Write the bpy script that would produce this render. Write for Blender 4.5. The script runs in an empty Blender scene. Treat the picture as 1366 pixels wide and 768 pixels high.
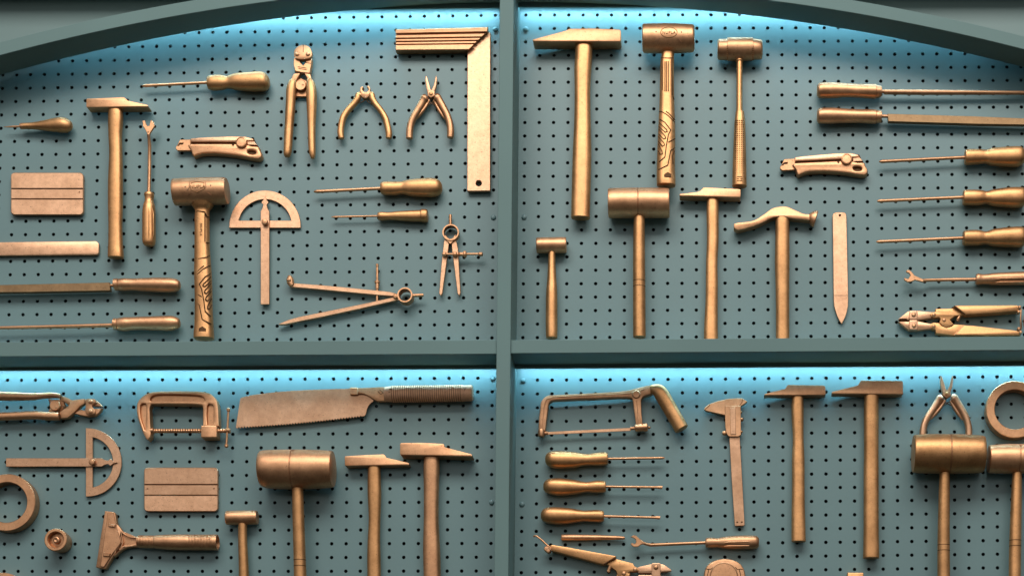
import bpy, math, random
from mathutils import Vector, Matrix
from mathutils.geometry import tessellate_polygon
random.seed(7)
S = 0.001337                 # metres per photo pixel measured on the board plane
COL = bpy.context.scene.collection
PI = math.pi

# ------------------------------------------------------------------ camera numbers (fitted to the peg holes)
F, PPX, PPY = 2352.861, 683 + 215.506, 384 + 611.088
CAMP = Vector((217.0, -2300.0, -766.0))           # in px units: x right, y into the wall, z up
def _rot(a, b, c):
    ca, sa, cb, sb, cc, sc = math.cos(a), math.sin(a), math.cos(b), math.sin(b), math.cos(c), math.sin(c)
    Rx = Matrix(((1, 0, 0), (0, ca, -sa), (0, sa, ca))); Ry = Matrix(((cb, 0, sb), (0, 1, 0), (-sb, 0, cb))); Rz = Matrix(((cc, -sc, 0), (sc, cc, 0), (0, 0, 1)))
    return Rz @ Ry @ Rx
R0 = _rot(0.068335, 0.013741, -0.000682)          # frame: u right, v up, w toward the viewer
Z0 = 1.6 + 766 * S                                # the camera stands at eye height
def W(x, y, d=0.0):
    """the point of the plane d px in front of the board that the photograph shows at (x, y)"""
    v = R0 @ Vector(((x - PPX) / F, -(y - PPY) / F, -1.0))
    t = (2300.0 - d) / -v.z
    return Vector(((217.0 + v.x * t) * S, -d * S, (-766.0 + v.y * t) * S + Z0))

# ------------------------------------------------------------------ materials
def new_mat(name):
    m = bpy.data.materials.new(name); m.use_nodes = True
    nt = m.node_tree; b = nt.nodes['Principled BSDF']
    return m, nt, b
def N(nt, t, **k):
    n = nt.nodes.new(t)
    for a, v in k.items(): setattr(n, a, v)
    return n
def bronze(name, c1, c2, rough=0.4, metal=0.9, bump=0.25, spots=0.5):
    m, nt, b = new_mat(name); L = nt.links.new
    tc = N(nt, 'ShaderNodeTexCoord'); oi = N(nt, 'ShaderNodeObjectInfo')
    mp = N(nt, 'ShaderNodeMapping'); L(tc.outputs['Object'], mp.inputs['Vector']); 
    mul = N(nt, 'ShaderNodeMath', operation='MULTIPLY'); mul.inputs[1].default_value = 37.0; L(oi.outputs['Random'], mul.inputs[0]); L(mul.outputs[0], mp.inputs['Location'])
    n1 = N(nt, 'ShaderNodeTexNoise'); n1.inputs['Scale'].default_value = 38; n1.inputs['Detail'].default_value = 5; L(mp.outputs[0], n1.inputs['Vector'])
    n2 = N(nt, 'ShaderNodeTexNoise'); n2.inputs['Scale'].default_value = 420; n2.inputs['Detail'].default_value = 3; L(mp.outputs[0], n2.inputs['Vector'])
    r1 = N(nt, 'ShaderNodeValToRGB'); r1.color_ramp.elements[0].position = 0.28; r1.color_ramp.elements[1].position = 0.72
    r1.color_ramp.elements[0].color = (*c1, 1); r1.color_ramp.elements[1].color = (*c2, 1); L(n1.outputs['Fac'], r1.inputs['Fac'])
    # worn dark specks
    r2 = N(nt, 'ShaderNodeValToRGB'); r2.color_ramp.elements[0].position = 0.27; r2.color_ramp.elements[1].position = 0.37
    r2.color_ramp.elements[0].color = (1 - spots, 1 - spots, 1 - spots, 1); r2.color_ramp.elements[1].color = (1, 1, 1, 1)
    L(n2.outputs['Fac'], r2.inputs['Fac'])
    mx = N(nt, 'ShaderNodeMix', data_type='RGBA', blend_type='MULTIPLY'); mx.inputs['Factor'].default_value = 1
    L(r1.outputs[0], mx.inputs[6]); L(r2.outputs[0], mx.inputs[7])
    n3 = N(nt, 'ShaderNodeTexNoise'); n3.inputs['Scale'].default_value = 150; n3.inputs['Detail'].default_value = 6; n3.inputs['Roughness'].default_value = 0.65; L(mp.outputs[0], n3.inputs['Vector'])
    r3 = N(nt, 'ShaderNodeValToRGB'); r3.color_ramp.elements[0].position = 0.33; r3.color_ramp.elements[1].position = 0.62
    r3.color_ramp.elements[0].color = (0.80, 0.76, 0.74, 1); r3.color_ramp.elements[1].color = (1.06, 1.05, 1.04, 1); L(n3.outputs['Fac'], r3.inputs['Fac'])
    mx3 = N(nt, 'ShaderNodeMix', data_type='RGBA', blend_type='MULTIPLY'); mx3.inputs['Factor'].default_value = .6
    L(mx.outputs[2], mx3.inputs[6]); L(r3.outputs[0], mx3.inputs[7])
    hs = N(nt, 'ShaderNodeHueSaturation'); L(mx3.outputs[2], hs.inputs['Color'])
    mr = N(nt, 'ShaderNodeMapRange'); mr.inputs[3].default_value = 0.88; mr.inputs[4].default_value = 1.1; L(oi.outputs['Random'], mr.inputs[0]); L(mr.outputs[0], hs.inputs['Value'])
    L(hs.outputs[0], b.inputs['Base Color'])
    b.inputs['Metallic'].default_value = metal
    rr = N(nt, 'ShaderNodeMapRange'); rr.inputs[3].default_value = rough - 0.05; rr.inputs[4].default_value = rough + 0.15; L(n1.outputs['Fac'], rr.inputs[0]); L(rr.outputs[0], b.inputs['Roughness'])
    bp = N(nt, 'ShaderNodeBump'); bp.inputs['Strength'].default_value = bump; bp.inputs['Distance'].default_value = 0.0004
    L(n2.outputs['Fac'], bp.inputs['Height']); L(bp.outputs[0], b.inputs['Normal'])
    return m
GOLD = bronze('gold_bronze', (0.52, 0.27, 0.115), (0.67, 0.365, 0.165), 0.39)
COPPER = bronze('copper_bronze', (0.54, 0.285, 0.15), (0.69, 0.385, 0.21), 0.39)
PALE = bronze('pale_bronze', (0.57, 0.325, 0.19), (0.70, 0.42, 0.26), 0.35, bump=0.35)
DARKB = bronze('dark_bronze', (0.16, 0.085, 0.035), (0.24, 0.13, 0.055), 0.5)
RUST = bronze('brown_bronze', (0.46, 0.24, 0.125), (0.62, 0.35, 0.20), 0.42)
WRAP = bronze('wrapped_bronze', (0.58, 0.34, 0.21), (0.70, 0.43, 0.28), 0.6, metal=0.55)
PATINA_SHADE = bronze('patina_and_shade', (0.07, 0.034, 0.014), (0.11, 0.055, 0.024), 0.5, metal=0.8)  # patina tone, also used as painted shade in grooves, slots and holes
FILEM = bronze('file_bronze', (0.20, 0.125, 0.065), (0.30, 0.19, 0.10), 0.45)
def paint(name, c, rough=0.45, var=0.04, spec=0.5):
    m, nt, b = new_mat(name); L = nt.links.new
    tc = N(nt, 'ShaderNodeTexCoord')
    n1 = N(nt, 'ShaderNodeTexNoise'); n1.inputs['Scale'].default_value = 5; n1.inputs['Detail'].default_value = 6; L(tc.outputs['Object'], n1.inputs['Vector'])
    n2 = N(nt, 'ShaderNodeTexNoise'); n2.inputs['Scale'].default_value = 900; L(tc.outputs['Object'], n2.inputs['Vector'])
    r1 = N(nt, 'ShaderNodeValToRGB')
    r1.color_ramp.elements[0].position = 0.3; r1.color_ramp.elements[1].position = 0.7
    r1.color_ramp.elements[0].color = (*[v * (1 - var) for v in c], 1); r1.color_ramp.elements[1].color = (*[v * (1 + var) for v in c], 1)
    L(n1.outputs['Fac'], r1.inputs['Fac']); L(r1.outputs[0], b.inputs['Base Color'])
    rr = N(nt, 'ShaderNodeMapRange'); rr.inputs[3].default_value = rough - .07; rr.inputs[4].default_value = rough + .09; L(n1.outputs['Fac'], rr.inputs[0]); L(rr.outputs[0], b.inputs['Roughness']); b.inputs['Specular IOR Level'].default_value = spec
    bp = N(nt, 'ShaderNodeBump'); bp.inputs['Strength'].default_value = 0.12; bp.inputs['Distance'].default_value = 0.0002
    L(n2.outputs['Fac'], bp.inputs['Height']); L(bp.outputs[0], b.inputs['Normal'])
    return m
BOARD = paint('board_paint', (0.129, 0.218, 0.226), 0.40)
FRAME = paint('frame_paint', (0.132, 0.210, 0.206), 0.55, 0.04, 0.15)
RECESS = paint('recess_paint', (0.132, 0.210, 0.206), 0.5)  # frame colour again, slightly smoother, for the recessed spandrel
BLACK = paint('dark_backing', (0.012, 0.018, 0.02), 0.8)
LEDM, _nt, _b = new_mat('led_diffuser'); _b.inputs['Emission Color'].default_value = (0.35, 0.8, 1, 1); _b.inputs['Emission Strength'].default_value = 4

# ------------------------------------------------------------------ mesh helpers (all coordinates are board pixels)
def tag(o, label=None, cat=None, group=None, kind=None):
    if label: o['label'] = label
    if cat: o['category'] = cat
    if group: o['group'] = group
    if kind: o['kind'] = kind
    return o
def mesh_obj(name, verts, faces, mat, parent=None, ang=25, smooth=True):
    org = parent_loc(parent)
    me = bpy.data.meshes.new(name)
    me.from_pydata([tuple(v - org) for v in verts], [], faces)
    me.validate(); me.update()
    if smooth:
        me.polygons.foreach_set('use_smooth', [True] * len(me.polygons)); me.set_sharp_from_angle(angle=math.radians(ang))
    me.materials.append(mat)
    o = bpy.data.objects.new(name, me); COL.objects.link(o)
    if parent is not None:
        o.parent = parent
    return o
def parent_loc(p):
    v = Vector((0, 0, 0))
    while p is not None:
        v = v + p.location; p = p.parent
    return v
def thing(name, x, y, label, cat, group=None):
    o = bpy.data.objects.new(name, None); COL.objects.link(o); o.empty_display_size = 0.02
    o.location = W(x, y, 0)
    return tag(o, label, cat, group)
class Acc:
    """collects shapes for ONE mesh object"""
    def __init__(s): s.v, s.f = [], []
    def add(s, v, f):
        k = len(s.v); s.v += v; s.f += [tuple(i + k for i in q) for q in f]; return s
    def build(s, name, mat, parent=None, ang=25): return mesh_obj(name, s.v, s.f, mat, parent, ang)
def cr(pts, n=5, closed=False):
    """Catmull-Rom through tuples of any length"""
    P = [tuple(map(float, p)) for p in pts]; m = len(P); out = []
    rng = range(m) if closed else range(m - 1)
    for i in rng:
        p1, p2 = P[i], P[(i + 1) % m]
        p0 = P[i - 1] if (closed or i > 0) else p1
        p3 = P[(i + 2) % m] if (closed or i + 2 < m) else p2
        for k in range(n):
            t = k / n
            out.append(tuple(0.5 * ((2 * b) + (c - a) * t + (2 * a - 5 * b + 4 * c - d) * t * t + (3 * b - a - 3 * c + d) * t ** 3) for a, b, c, d in zip(p0, p1, p2, p3)))
    if not closed: out.append(P[-1])
    return out
def loft_geo(st, n=20, e=2.0, cap=1.0):
    """st: stations (x, y, halfwidth, halfdepth, depth); a closed body swept along them with superellipse sections"""
    st = [tuple(s) for s in st]
    if cap:
        a, b = st[0], st[1]; k = max(0.1, 1 - cap / max(a[2], .01)); 
        L = math.hypot(b[0] - a[0], b[1] - a[1]) or 1; q = min(cap * .7, L * .45); ux, uy = (b[0] - a[0]) / L, (b[1] - a[1]) / L
        if a[2] > cap * 1.3: st = [(a[0], a[1], a[2] * k, a[3] * k, a[4]), (a[0] + ux * q, a[1] + uy * q, a[2], a[3], a[4])] + st[1:]
        a, b = st[-1], st[-2]; k = max(0.1, 1 - cap / max(a[2], .01)); L = math.hypot(b[0] - a[0], b[1] - a[1]) or 1; q = min(cap * .7, L * .45); ux, uy = (b[0] - a[0]) / L, (b[1] - a[1]) / L
        if a[2] > cap * 1.3: st = st[:-1] + [(a[0] + ux * q, a[1] + uy * q, a[2], a[3], a[4]), (a[0], a[1], a[2] * k, a[3] * k, a[4])]
    v, f = [], []; m = len(st)
    CX, CY = st[-1][0] - st[0][0], st[-1][1] - st[0][1]; CL = math.hypot(CX, CY) or 1
    straight = max(abs((p[0] - st[0][0]) * CY - (p[1] - st[0][1]) * CX) / CL for p in st) < .05 * CL
    for i, (x, y, w, h, d) in enumerate(st):
        a = st[max(i - 1, 0)]; b = st[min(i + 1, m - 1)]
        tx, ty = b[0] - a[0], b[1] - a[1]; L = math.hypot(tx, ty) or 1
        if straight: tx, ty, L = CX, CY, CL
        nx, ny = -ty / L, tx / L
        for k in range(n):
            t = 2 * PI * k / n; c, s = math.cos(t), math.sin(t)
            c = math.copysign(abs(c) ** (2 / e), c); s = math.copysign(abs(s) ** (2 / e), s)
            p = W(x + nx * w * c, y + ny * w * c, d); v.append(p + Vector((0, -h * s * S, 0)))
    for i in range(m - 1):
        for k in range(n):
            a, b = i * n + k, i * n + (k + 1) % n
            f.append((a, b, b + n, a + n))
    f.append(tuple(range(n))[::-1]); f.append(tuple(range((m - 1) * n, m * n)))
    return v, f
def loft(par, name, mat, st, n=20, e=2.0, cap=1.0, ang=40):
    v, f = loft_geo(st, n, e, cap); return mesh_obj(name, v, f, mat, par, ang)
def V(rows, d, flat=0.8, sm=4):
    """vertical body: rows (y, x_left, x_right)"""
    st = [((a + b) / 2, y, (b - a) / 2, (b - a) / 2 * flat, d) for y, a, b in rows]
    return cr(st, sm) if sm else st
def H(rows, d, flat=1.0, sm=4):
    """horizontal body: rows (x, y_top, y_bottom)"""
    st = [(x, (a + b) / 2, (b - a) / 2, (b - a) / 2 * flat, d) for x, a, b in rows]
    return cr(st, sm) if sm else st
def crop(X0, Y0, k):
    return lambda rows: [(X0 + r[0] / k, Y0 + r[1] / k) if len(r) == 2 else None for r in rows]
def hx(X0, Y0, k, rows): return [(X0 + a / k, Y0 + b / k, Y0 + c / k) for a, b, c in rows]
def vx(X0, Y0, k, rows): return [(Y0 + a / k, X0 + b / k, X0 + c / k) for a, b, c in rows]
def pts(X0, Y0, k, L): return [(X0 + a / k, Y0 + b / k) for a, b in L]
def inset(loop, b):
    """miter inset of a loop (list of Vector2-like (x,z)); positive b shrinks a CCW loop"""
    m = len(loop); out = []
    for i in range(m):
        p0, p1, p2 = loop[i - 1], loop[i], loop[(i + 1) % m]
        e1 = (p1[0] - p0[0], p1[1] - p0[1]); e2 = (p2[0] - p1[0], p2[1] - p1[1])
        l1 = math.hypot(*e1) or 1e-9; l2 = math.hypot(*e2) or 1e-9
        n1 = (-e1[1] / l1, e1[0] / l1); n2 = (-e2[1] / l2, e2[0] / l2)
        bx, by = n1[0] + n2[0], n1[1] + n2[1]; q = bx * bx + by * by
        k = 2 / max(q, 0.9)
        out.append((p1[0] + bx * b * k / 1.0, p1[1] + by * b * k / 1.0))
    return out
def area(l): return sum(l[i - 1][0] * l[i][1] - l[i][0] * l[i - 1][1] for i in range(len(l))) / 2
def plate_geo(loop, d0, d1, bev=0.6, holes=(), segs=1):
    """a solid slab: outline as the photo shows its front face at depth d1, back at depth d0, chamfered front edge"""
    loops = []
    for k, l in enumerate([loop] + list(holes)):
        q = [W(x, y, d1) for x, y in l]; q = [(p.x, p.z) for p in q]
        q2 = [q[0]]
        for p in q[1:]:
            if math.hypot(p[0] - q2[-1][0], p[1] - q2[-1][1]) > 1e-5: q2.append(p)
        q = q2
        A = area(q)
        if (A < 0) != (k > 0): q = q[::-1]
        loops.append(q)
    v, f = [], []; b = bev * S
    steps = [(0, d0)] + ([(0, d1 - bev)] if bev else []) + ([((1 - math.cos(PI / 2 * j / segs)) * b, d1 - bev + math.sin(PI / 2 * j / segs) * bev) for j in range(1, segs + 1)] if bev else [(0, d1)])
    tops = []; backs = []
    for q in loops:
        m = len(q); base = len(v)
        for o, d in steps:
            for p in (inset(q, o) if o else q): v.append(Vector((p[0], -d * S, p[1])))
        for j in range(len(steps) - 1):
            for i in range(m):
                a, c = base + j * m + i, base + j * m + (i + 1) % m
                f.append((a, c, c + m, a + m))
        tops.append(list(range(base + (len(steps) - 1) * m, base + len(steps) * m))); backs.append(list(range(base, base + m)))
    for grp, flip in ((tops, False), (backs, True)):
        idx = [i for g in grp for i in g]
        tri = tessellate_polygon([[Vector((v[i].x, v[i].z, 0)) for i in g] for g in grp])
        for t in tri:
            a, b_, c = (idx[t[0]], idx[t[1]], idx[t[2]])
            cr_ = (v[b_].x - v[a].x) * (v[c].z - v[a].z) - (v[b_].z - v[a].z) * (v[c].x - v[a].x)
            if (cr_ < 0) != flip: a, c = c, a
            f.append((a, b_, c))
    return v, f
def plate(par, name, mat, loop, d0, d1, bev=0.6, holes=(), segs=1):
    v, f = plate_geo(loop, d0, d1, bev, holes, segs); return mesh_obj(name, v, f, mat, par, 24)
def turned_geo(x, y, prof, n=28, dref=None, closed=False):
    """turned about the axis that points out of the board: prof (radius, depth)"""
    c = W(x, y, prof[0][1] if dref is None else dref); v, f = [], []; m = len(prof)
    for r, d in prof:
        for k in range(n):
            t = 2 * PI * k / n; v.append(Vector((c.x + r * S * math.cos(t), -d * S, c.z + r * S * math.sin(t))))
    for i in range(m if closed else m - 1):
        j = (i + 1) % m
        for k in range(n):
            k2 = (k + 1) % n; f.append((i * n + k, i * n + k2, j * n + k2, j * n + k))
    if not closed:
        f.append(tuple(range((m - 1) * n, m * n)))
        f.append(tuple(range(n))[::-1])
    return v, f
def turned(par, name, mat, x, y, prof, n=28, dref=None, closed=False, ang=35):
    v, f = turned_geo(x, y, prof, n, dref, closed); return mesh_obj(name, v, f, mat, par, ang)
def rivet(par, x, y, r, d, name='rivet', mat=None, h=None):
    h = h or r * .55
    return turned(par, name, mat or GOLD, x, y, [(r, d - .4), (r, d + h * .35), (r * .8, d + h * .8), (r * .45, d + h), (0.05, d + h * 1.05)], 16, dref=d + h, ang=60)
def tube_geo(P, r, n=10):
    """P: (x, y, d) photo points at depth d; r in px (number or list)"""
    Q = [W(*p) for p in P]; rs = r if isinstance(r, (list, tuple)) else [r] * len(Q)
    v, f = [], []; u = None
    for i, p in enumerate(Q):
        t = (Q[min(i + 1, len(Q) - 1)] - Q[max(i - 1, 0)]).normalized()
        if u is None: u = t.cross(Vector((0, 1, 0)) if abs(t.y) < .8 else Vector((1, 0, 0))).normalized()
        u = (u - t * u.dot(t)).normalized(); w = t.cross(u)
        for k in range(n):
            a = 2 * PI * k / n; v.append(p + (u * math.cos(a) + w * math.sin(a)) * rs[i] * S)
    for i in range(len(Q) - 1):
        for k in range(n):
            a, b = i * n + k, i * n + (k + 1) % n; f.append((a, b, b + n, a + n))
    f.append(tuple(range(n))[::-1]); f.append(tuple(range((len(Q) - 1) * n, len(Q) * n)))
    return v, f
def tube(par, name, mat, P, r, n=10): v, f = tube_geo(P, r, n); return mesh_obj(name, v, f, mat, par, 50)
def box_px(x0, y0, x1, y1): return [(x0, y0), (x1, y0), (x1, y1), (x0, y1)]
def rrect(x0, y0, x1, y1, r, n=4):
    out = []
    for cx, cy, a in ((x1 - r, y0 + r, -90), (x1 - r, y1 - r, 0), (x0 + r, y1 - r, 90), (x0 + r, y0 + r, 180)):
        for k in range(n + 1):
            t = math.radians(a + 90 * k / n); out.append((cx + r * math.cos(t), cy + r * math.sin(t)))
    return out
def lines(par, name, mat, polys, surf, r=0.32):
    """fine incised lines read as thin dark seams lying on a surface: polys of (x, y); surf(x, y) -> depth"""
    A = Acc()
    for p in polys:
        q = []
        for i in range(len(p) - 1):
            for k in range(6): t = k / 6; q.append((p[i][0] * (1 - t) + p[i + 1][0] * t, p[i][1] * (1 - t) + p[i + 1][1] * t))
        q.append(p[-1]); A.add(*tube_geo([(x, y, surf(x, y)) for x, y in q], r, 5))
    return A.build(name, mat, par, 60)

# ------------------------------------------------------------------ the peg boards
def fit(rows):
    """least squares x, y over the basis 1, c, r, cr, c^2 from measured holes (c, r, x, y)"""
    B = [(1, c / 20, r / 20, c * r / 400, (c / 20) ** 2)[:5] for c, r, _, _ in rows]
    sol = []
    for j in (2, 3):
        n = 5; M = [[sum(b[a] * b[q] for b in B) + (1e-4 if a == q and a > 2 else 0) for q in range(n)] + [sum(b[a] * rw[j] for b, rw in zip(B, rows))] for a in range(n)]
        for i in range(n):
            p = max(range(i, n), key=lambda k: abs(M[k][i])); M[i], M[p] = M[p], M[i]
            for k in range(n):
                if k != i:
                    q = M[k][i] / M[i][i]; M[k] = [u - q * w for u, w in zip(M[k], M[i])]
        sol.append([M[i][n] / M[i][i] for i in range(n)])
    def g(c, r):
        b = (1, c / 20, r / 20, c * r / 400, (c / 20) ** 2); return tuple(sum(s * t for s, t in zip(q, b)) for q in sol)
    return g
PANELS = [
 ([(0,4,3.5,100.5),(35,0,660.5,20.9),(35,24,656.5,450.3),(1,24,11,455),(15,4,282.5,96.75),(19,4,358.5,96),(19,24,349.75,453),(19,1,359,42.7)], -7, 35, -1, 24, [(35,1),(35,15)], .0, .75,
  'perforated teal peg board panel in the upper left bay'),
 ([(0,0,701.5,20.5),(18,1,1042.75,37.5),(35,4,1362,89.5),(0,24,697.5,450),(26,24,1196.5,447.25),(34,19,1346.5,357),(34,23,1347.25,428.5),(16,24,1005.25,449),(18,0,1043,19.8)], 0, 42, -1, 24, [(0,1),(0,15)], .76, .0,
  'perforated teal peg board panel in the upper right bay'),
 ([(0,0,10,507),(17,0,330.25,505.5),(34,0,657,504),(0,14,5.25,761.25),(18,14,346.5,761.5),(34,14,654.5,760.75)], -7, 34, 0, 22, [(34,0),(34,9)], .0, .75,
  'perforated teal peg board panel in the lower left bay'),
 ([(0,0,697.75,507),(16,0,1006,504.75),(17,0,1025.75,504.5),(34,0,1349,502.25),(0,14,695.25,763),(17,14,1025,760.25),(33,14,1330.5,756.5)], 0, 41, 0, 22, [(0,0),(0,9)], .66, .0,
  'perforated teal peg board panel in the lower right bay')]
for rows, c0, c1, r0, r1, riv, exl, exr, lab in PANELS:
    g = fit(rows); v, f = [], []; n = 16; RH = 2.35
    cs = [c0 - .5 - (exl - .5 if exl else 0)] + [c + .5 for c in range(c0, c1)] + [c1 + .5 + (exr - .5 if exr else 0)]
    top_ex = .75 if r0 == 0 else 0
    rs = [r0 - .5 - top_ex] + [r + .5 for r in range(r0, r1)] + [r1 + .5 + (.5 if r1 == 24 else 0)]
    for i, c in enumerate(range(c0, c1 + 1)):
        for j, r in enumerate(range(r0, r1 + 1)):
            x0, x1, y0, y1 = cs[i], cs[i + 1], rs[j], rs[j + 1]
            ring = []
            for s in range(16):
                q = s % 4 / 4; side = s // 4
                ring.append([(x0 + (x1 - x0) * q, y0), (x1, y0 + (y1 - y0) * q), (x1 - (x1 - x0) * q, y1), (x0, y1 - (y1 - y0) * q)][side])
            k = len(v); v += [W(*g(a, b)) for a, b in ring]
            if (c, r) in riv:
                f.append(tuple(k + s for s in range(16))[::-1]); continue
            h = W(*g(c, r))
            for dd in (0, 1.6):
                for s in range(16):
                    t = 2 * PI * (s / 16) - PI * .75
                    v.append(Vector((h.x + RH * S * math.cos(t), dd * S, h.z - RH * S * math.sin(t))))
            for s in range(16):
                s2 = (s + 1) % 16
                f.append((k + s, k + 16 + s, k + 16 + s2, k + s2)); f.append((k + 16 + s, k + 32 + s, k + 32 + s2, k + 16 + s2))
    o = mesh_obj('pegboard', v, f, BOARD, None, 30); tag(o, lab, 'peg board', 'perforated peg board panels', 'structure')
    for (c, r) in riv:
        x, y = g(c, r); rivet(o, x, y, 3.5, 0, 'rivet', BOARD, 2.6)
    # solid dark backing just behind the holes
    xa, ya = g(c0 - .5, r0 - .5); xb, yb = g(c1 + .5, r1 + .5)
    A = Acc(); A.add(*plate_geo([(xa, ya), g(c1 + .5, r0 - .5), (xb, yb), g(c0 - .5, r1 + .5)], -14, -9, 0)); A.build('backing_board', BLACK, o)

# ------------------------------------------------------------------ cabinet frame
fr = thing('cabinet_frame', 672, 470, 'teal painted arched cabinet frame with centre post and crossbars dividing the peg boards', 'cabinet frame')
def slab(par, name, mat, front, d0, d1, bev=.6): return plate(par, name, mat, front, d0, d1, bev)
XL, XR, YB = -150, 1520, 930
def ly(x, a, b, xa=0, xb=660): return a + (b - a) * (x - xa) / (xb - xa)
# post: left edge px at front
px = lambda y: 666.6 - .0096 * (y - 20)
slab(fr, 'centre_post', FRAME, [(px(-60), -60), (px(-60) + 18.6, -60), (px(YB) + 18.6, YB), (px(YB), YB)], -8, 75, .5)
# crossbars (front faces at depth 62)
slab(fr, 'crossbar', FRAME, [(XL, ly(XL, 456.3, 453.3)), (662.9, 453.3), (662.7, 471.8), (XL, ly(XL, 475.2, 471.8))], 20.2, 71, .5)
slab(fr, 'crossbar', FRAME, [(681, 453.4), (XR, ly(XR, 453.4, 448.6, 690, 1366)), (XR, ly(XR, 471.1, 466.8, 690, 1366)), (681, 471.1)], 20.2, 71, .5)
# light housings: thin rails close to the board that hide the light strips
def housing(xa, ya, xb, yb, h):
    slab(fr, 'light_rail', FRAME, [(xa, ya - h), (xb, yb - h), (xb, yb), (xa, ya)], 18.4, 20, .2)
housing(XL, 494.6, 667, 491.8, 26); housing(686, 491.4, XR, 486.8, 26)
housing(XL, 20.5, 669, 10.6, 22); housing(689, 9.9, XR, 8.4, 22)
# arch ring
def arc(xc, y0, R, x): return y0 + (x - xc) ** 2 / (2 * R) + 1.2 * ((x - xc) / 700) ** 4 * 0
xs = [XL + (XR - XL) * i / 90 for i in range(91)]
def arch_y(x): return -19.8 + (x - 698) ** 2 / 5194
def arch_t(x):
    sl = (x - 698) / 2597; return arch_y(x) - 16.8 * math.sqrt(1 + sl * sl)
slab(fr, 'arch_rim', FRAME, [(x, arch_y(x)) for x in xs] + [(x, arch_t(x)) for x in xs[::-1]], 20.6, 67, .5)
# spandrel panel above the arch, behind it, and the top rail
slab(fr, 'spandrel_panel', RECESS, [(x, (arch_y(x) + arch_t(x)) / 2 + 14) for x in xs] + [(XR, -120), (XL, -120)], 20.2, 23, 0)
TR = [(XL, -19.5), (XR, -26), (XR, -90), (XL, -90)]
slab(fr, 'top_rail', FRAME, TR, 23.2, 61, .5)
# light strips: slim diffuser bars hidden behind the rails, each with its lamp
def led(xa, ya, xb, yb, power):
    y_up = 8.5
    slab(fr, 'light_strip', LEDM, [(xa, ya - y_up - 3), (xb, yb - y_up - 3), (xb, yb - y_up), (xa, ya - y_up)], 15.2, 18.2, .2)
    a, b = W(xa, ya - y_up, 18.2), W(xb, yb - y_up, 18.2)
    mid = (a + b) / 2 + Vector((0, 1.6 * S, -.35 * S)); L = (b - a).length
    li = bpy.data.lights.new('strip_lamp', 'AREA'); li.shape = 'RECTANGLE'; li.size = L; li.size_y = 2.6 * S; li.spread = math.radians(135); li.energy = power * L; li.color = (0.37, 0.77, 1.0)
    o = bpy.data.objects.new('strip_lamp', li); COL.objects.link(o); o.location = mid
    xax = (b - a).normalized(); z = Vector((0, -0.40, 1.0)); z = (z - xax * z.dot(xax)).normalized(); yax = z.cross(xax)
    o.rotation_euler = Matrix((xax, yax, z)).transposed().to_euler()
P_LED = 1.15
led(XL + 10, 494.6, 662, 491.8, P_LED * .82); led(690, 491.4, XR - 10, 486.8, P_LED * .82)
led(40, 16.5, 662, 10.6, P_LED); led(692, 9.9, 1330, 9.0, P_LED)

# ================================================================== tools
def vst(rows, d, flat=.8, sm=4): return V(rows, d, flat, sm)
def sil(x): return x
# ---------------- hammers with a flat head
def hammer(label, face, d0, d1, rows, dh, group='cross peen hammers', hm=None, gm=None, hname='hammer', flat=.75, bev=.8):
    y0, xa, xb = rows[0]
    t = thing(hname, (xa + xb) / 2, y0, label, 'hammer', group)
    plate(t, 'hammer_head', hm or COPPER, face, d0, d1, bev, segs=2)
    y, a, b = rows[0]
    loft(t, 'handle', gm or GOLD, V([(y - 9, a + .6, b - .6)] + rows, dh, flat), 24, 2.5, 1.2)
    return t
hammer('bronze cross peen hammer between the awl and the upright forked tack lifter',
       [(115,132.5),(116,131.6),(164,129.6),(166,130.2),(170.5,134.2),(196.5,140),(197.6,141.6),(196.6,142.4),(116,143.2),(115,142.4)], 3, 20,
       [(146,145,163.5),(160,144.5,164),(180,145,162.5),(205,146,163),(240,144.6,163.5),(270,144.5,163.5),(300,145,162.8),(325,144.8,163.5),(338,144.3,164.6),(344,144.3,164.6)], 11)
hammer('largest bronze cross peen hammer at top, just right of the centre post',
       [(710.5,54),(711,52.8),(750,42.3),(756,40.5),(759,38.4),(790,38),(826.5,39.6),(828,41),(828,54.5),(827,55.6),(712,55.4)], 3, 26,
       [(58,767.6,790),(75,767,790),(95,766,788.8),(120,766.5,787.5),(160,766,788),(200,764.2,788.8),(240,763,788.2),(284,762,787),(291,762,787)], 14)
hammer('bronze cross peen hammer with its peen to the left, under the knurled handled mallet',
       [(906.5,260.2),(907,258.8),(930,256),(934.5,254.2),(938.5,250.2),(941,249.9),(987,252.2),(988,253.5),(988,262),(987,263),(907.5,261.4)], 3, 20,
       [(264,943.2,958.2),(285,942.5,958.6),(320,943,958.6),(350,941.8,957.2),(375,941.5,957.6),(400,941.2,957.5),(430,939.5,957.5),(448,939,957.8),(458,939,957.8)], 11)
hammer('small bronze cross peen hammer hanging between the big mallet and the hammer by the post',
       [(459.7,609.5),(460.5,607.8),(490,606.2),(511,605.4),(512.6,606),(515.5,610),(544.5,616.6),(546,618.5),(545,619.8),(461,621),(460,620)], 3, 18,
       [(622,491,507.5),(640,490.5,508),(661,490.6,508.5),(690,492,507.5),(720,490.6,507),(745,490,507.8),(767,490.2,508),(800,490,508.5),(830,490,509)], 10)
hammer('bronze cross peen hammer hanging right beside the centre post in the lower left bay',
       [(533.5,592),(534.5,590.3),(560,590),(590.5,591.3),(592,592.2),(593,596),(628.5,605.2),(630,607),(629,608.4),(534.5,606.2),(533.5,605)], 3, 26,
       [(609,565.8,586),(625,565,586.2),(650,565.4,585.5),(690,565.4,585),(720,564.6,586.4),(745,564.6,587.6),(767,565.2,588),(800,565,588.5),(840,565,589)], 14, gm=COPPER)
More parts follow.
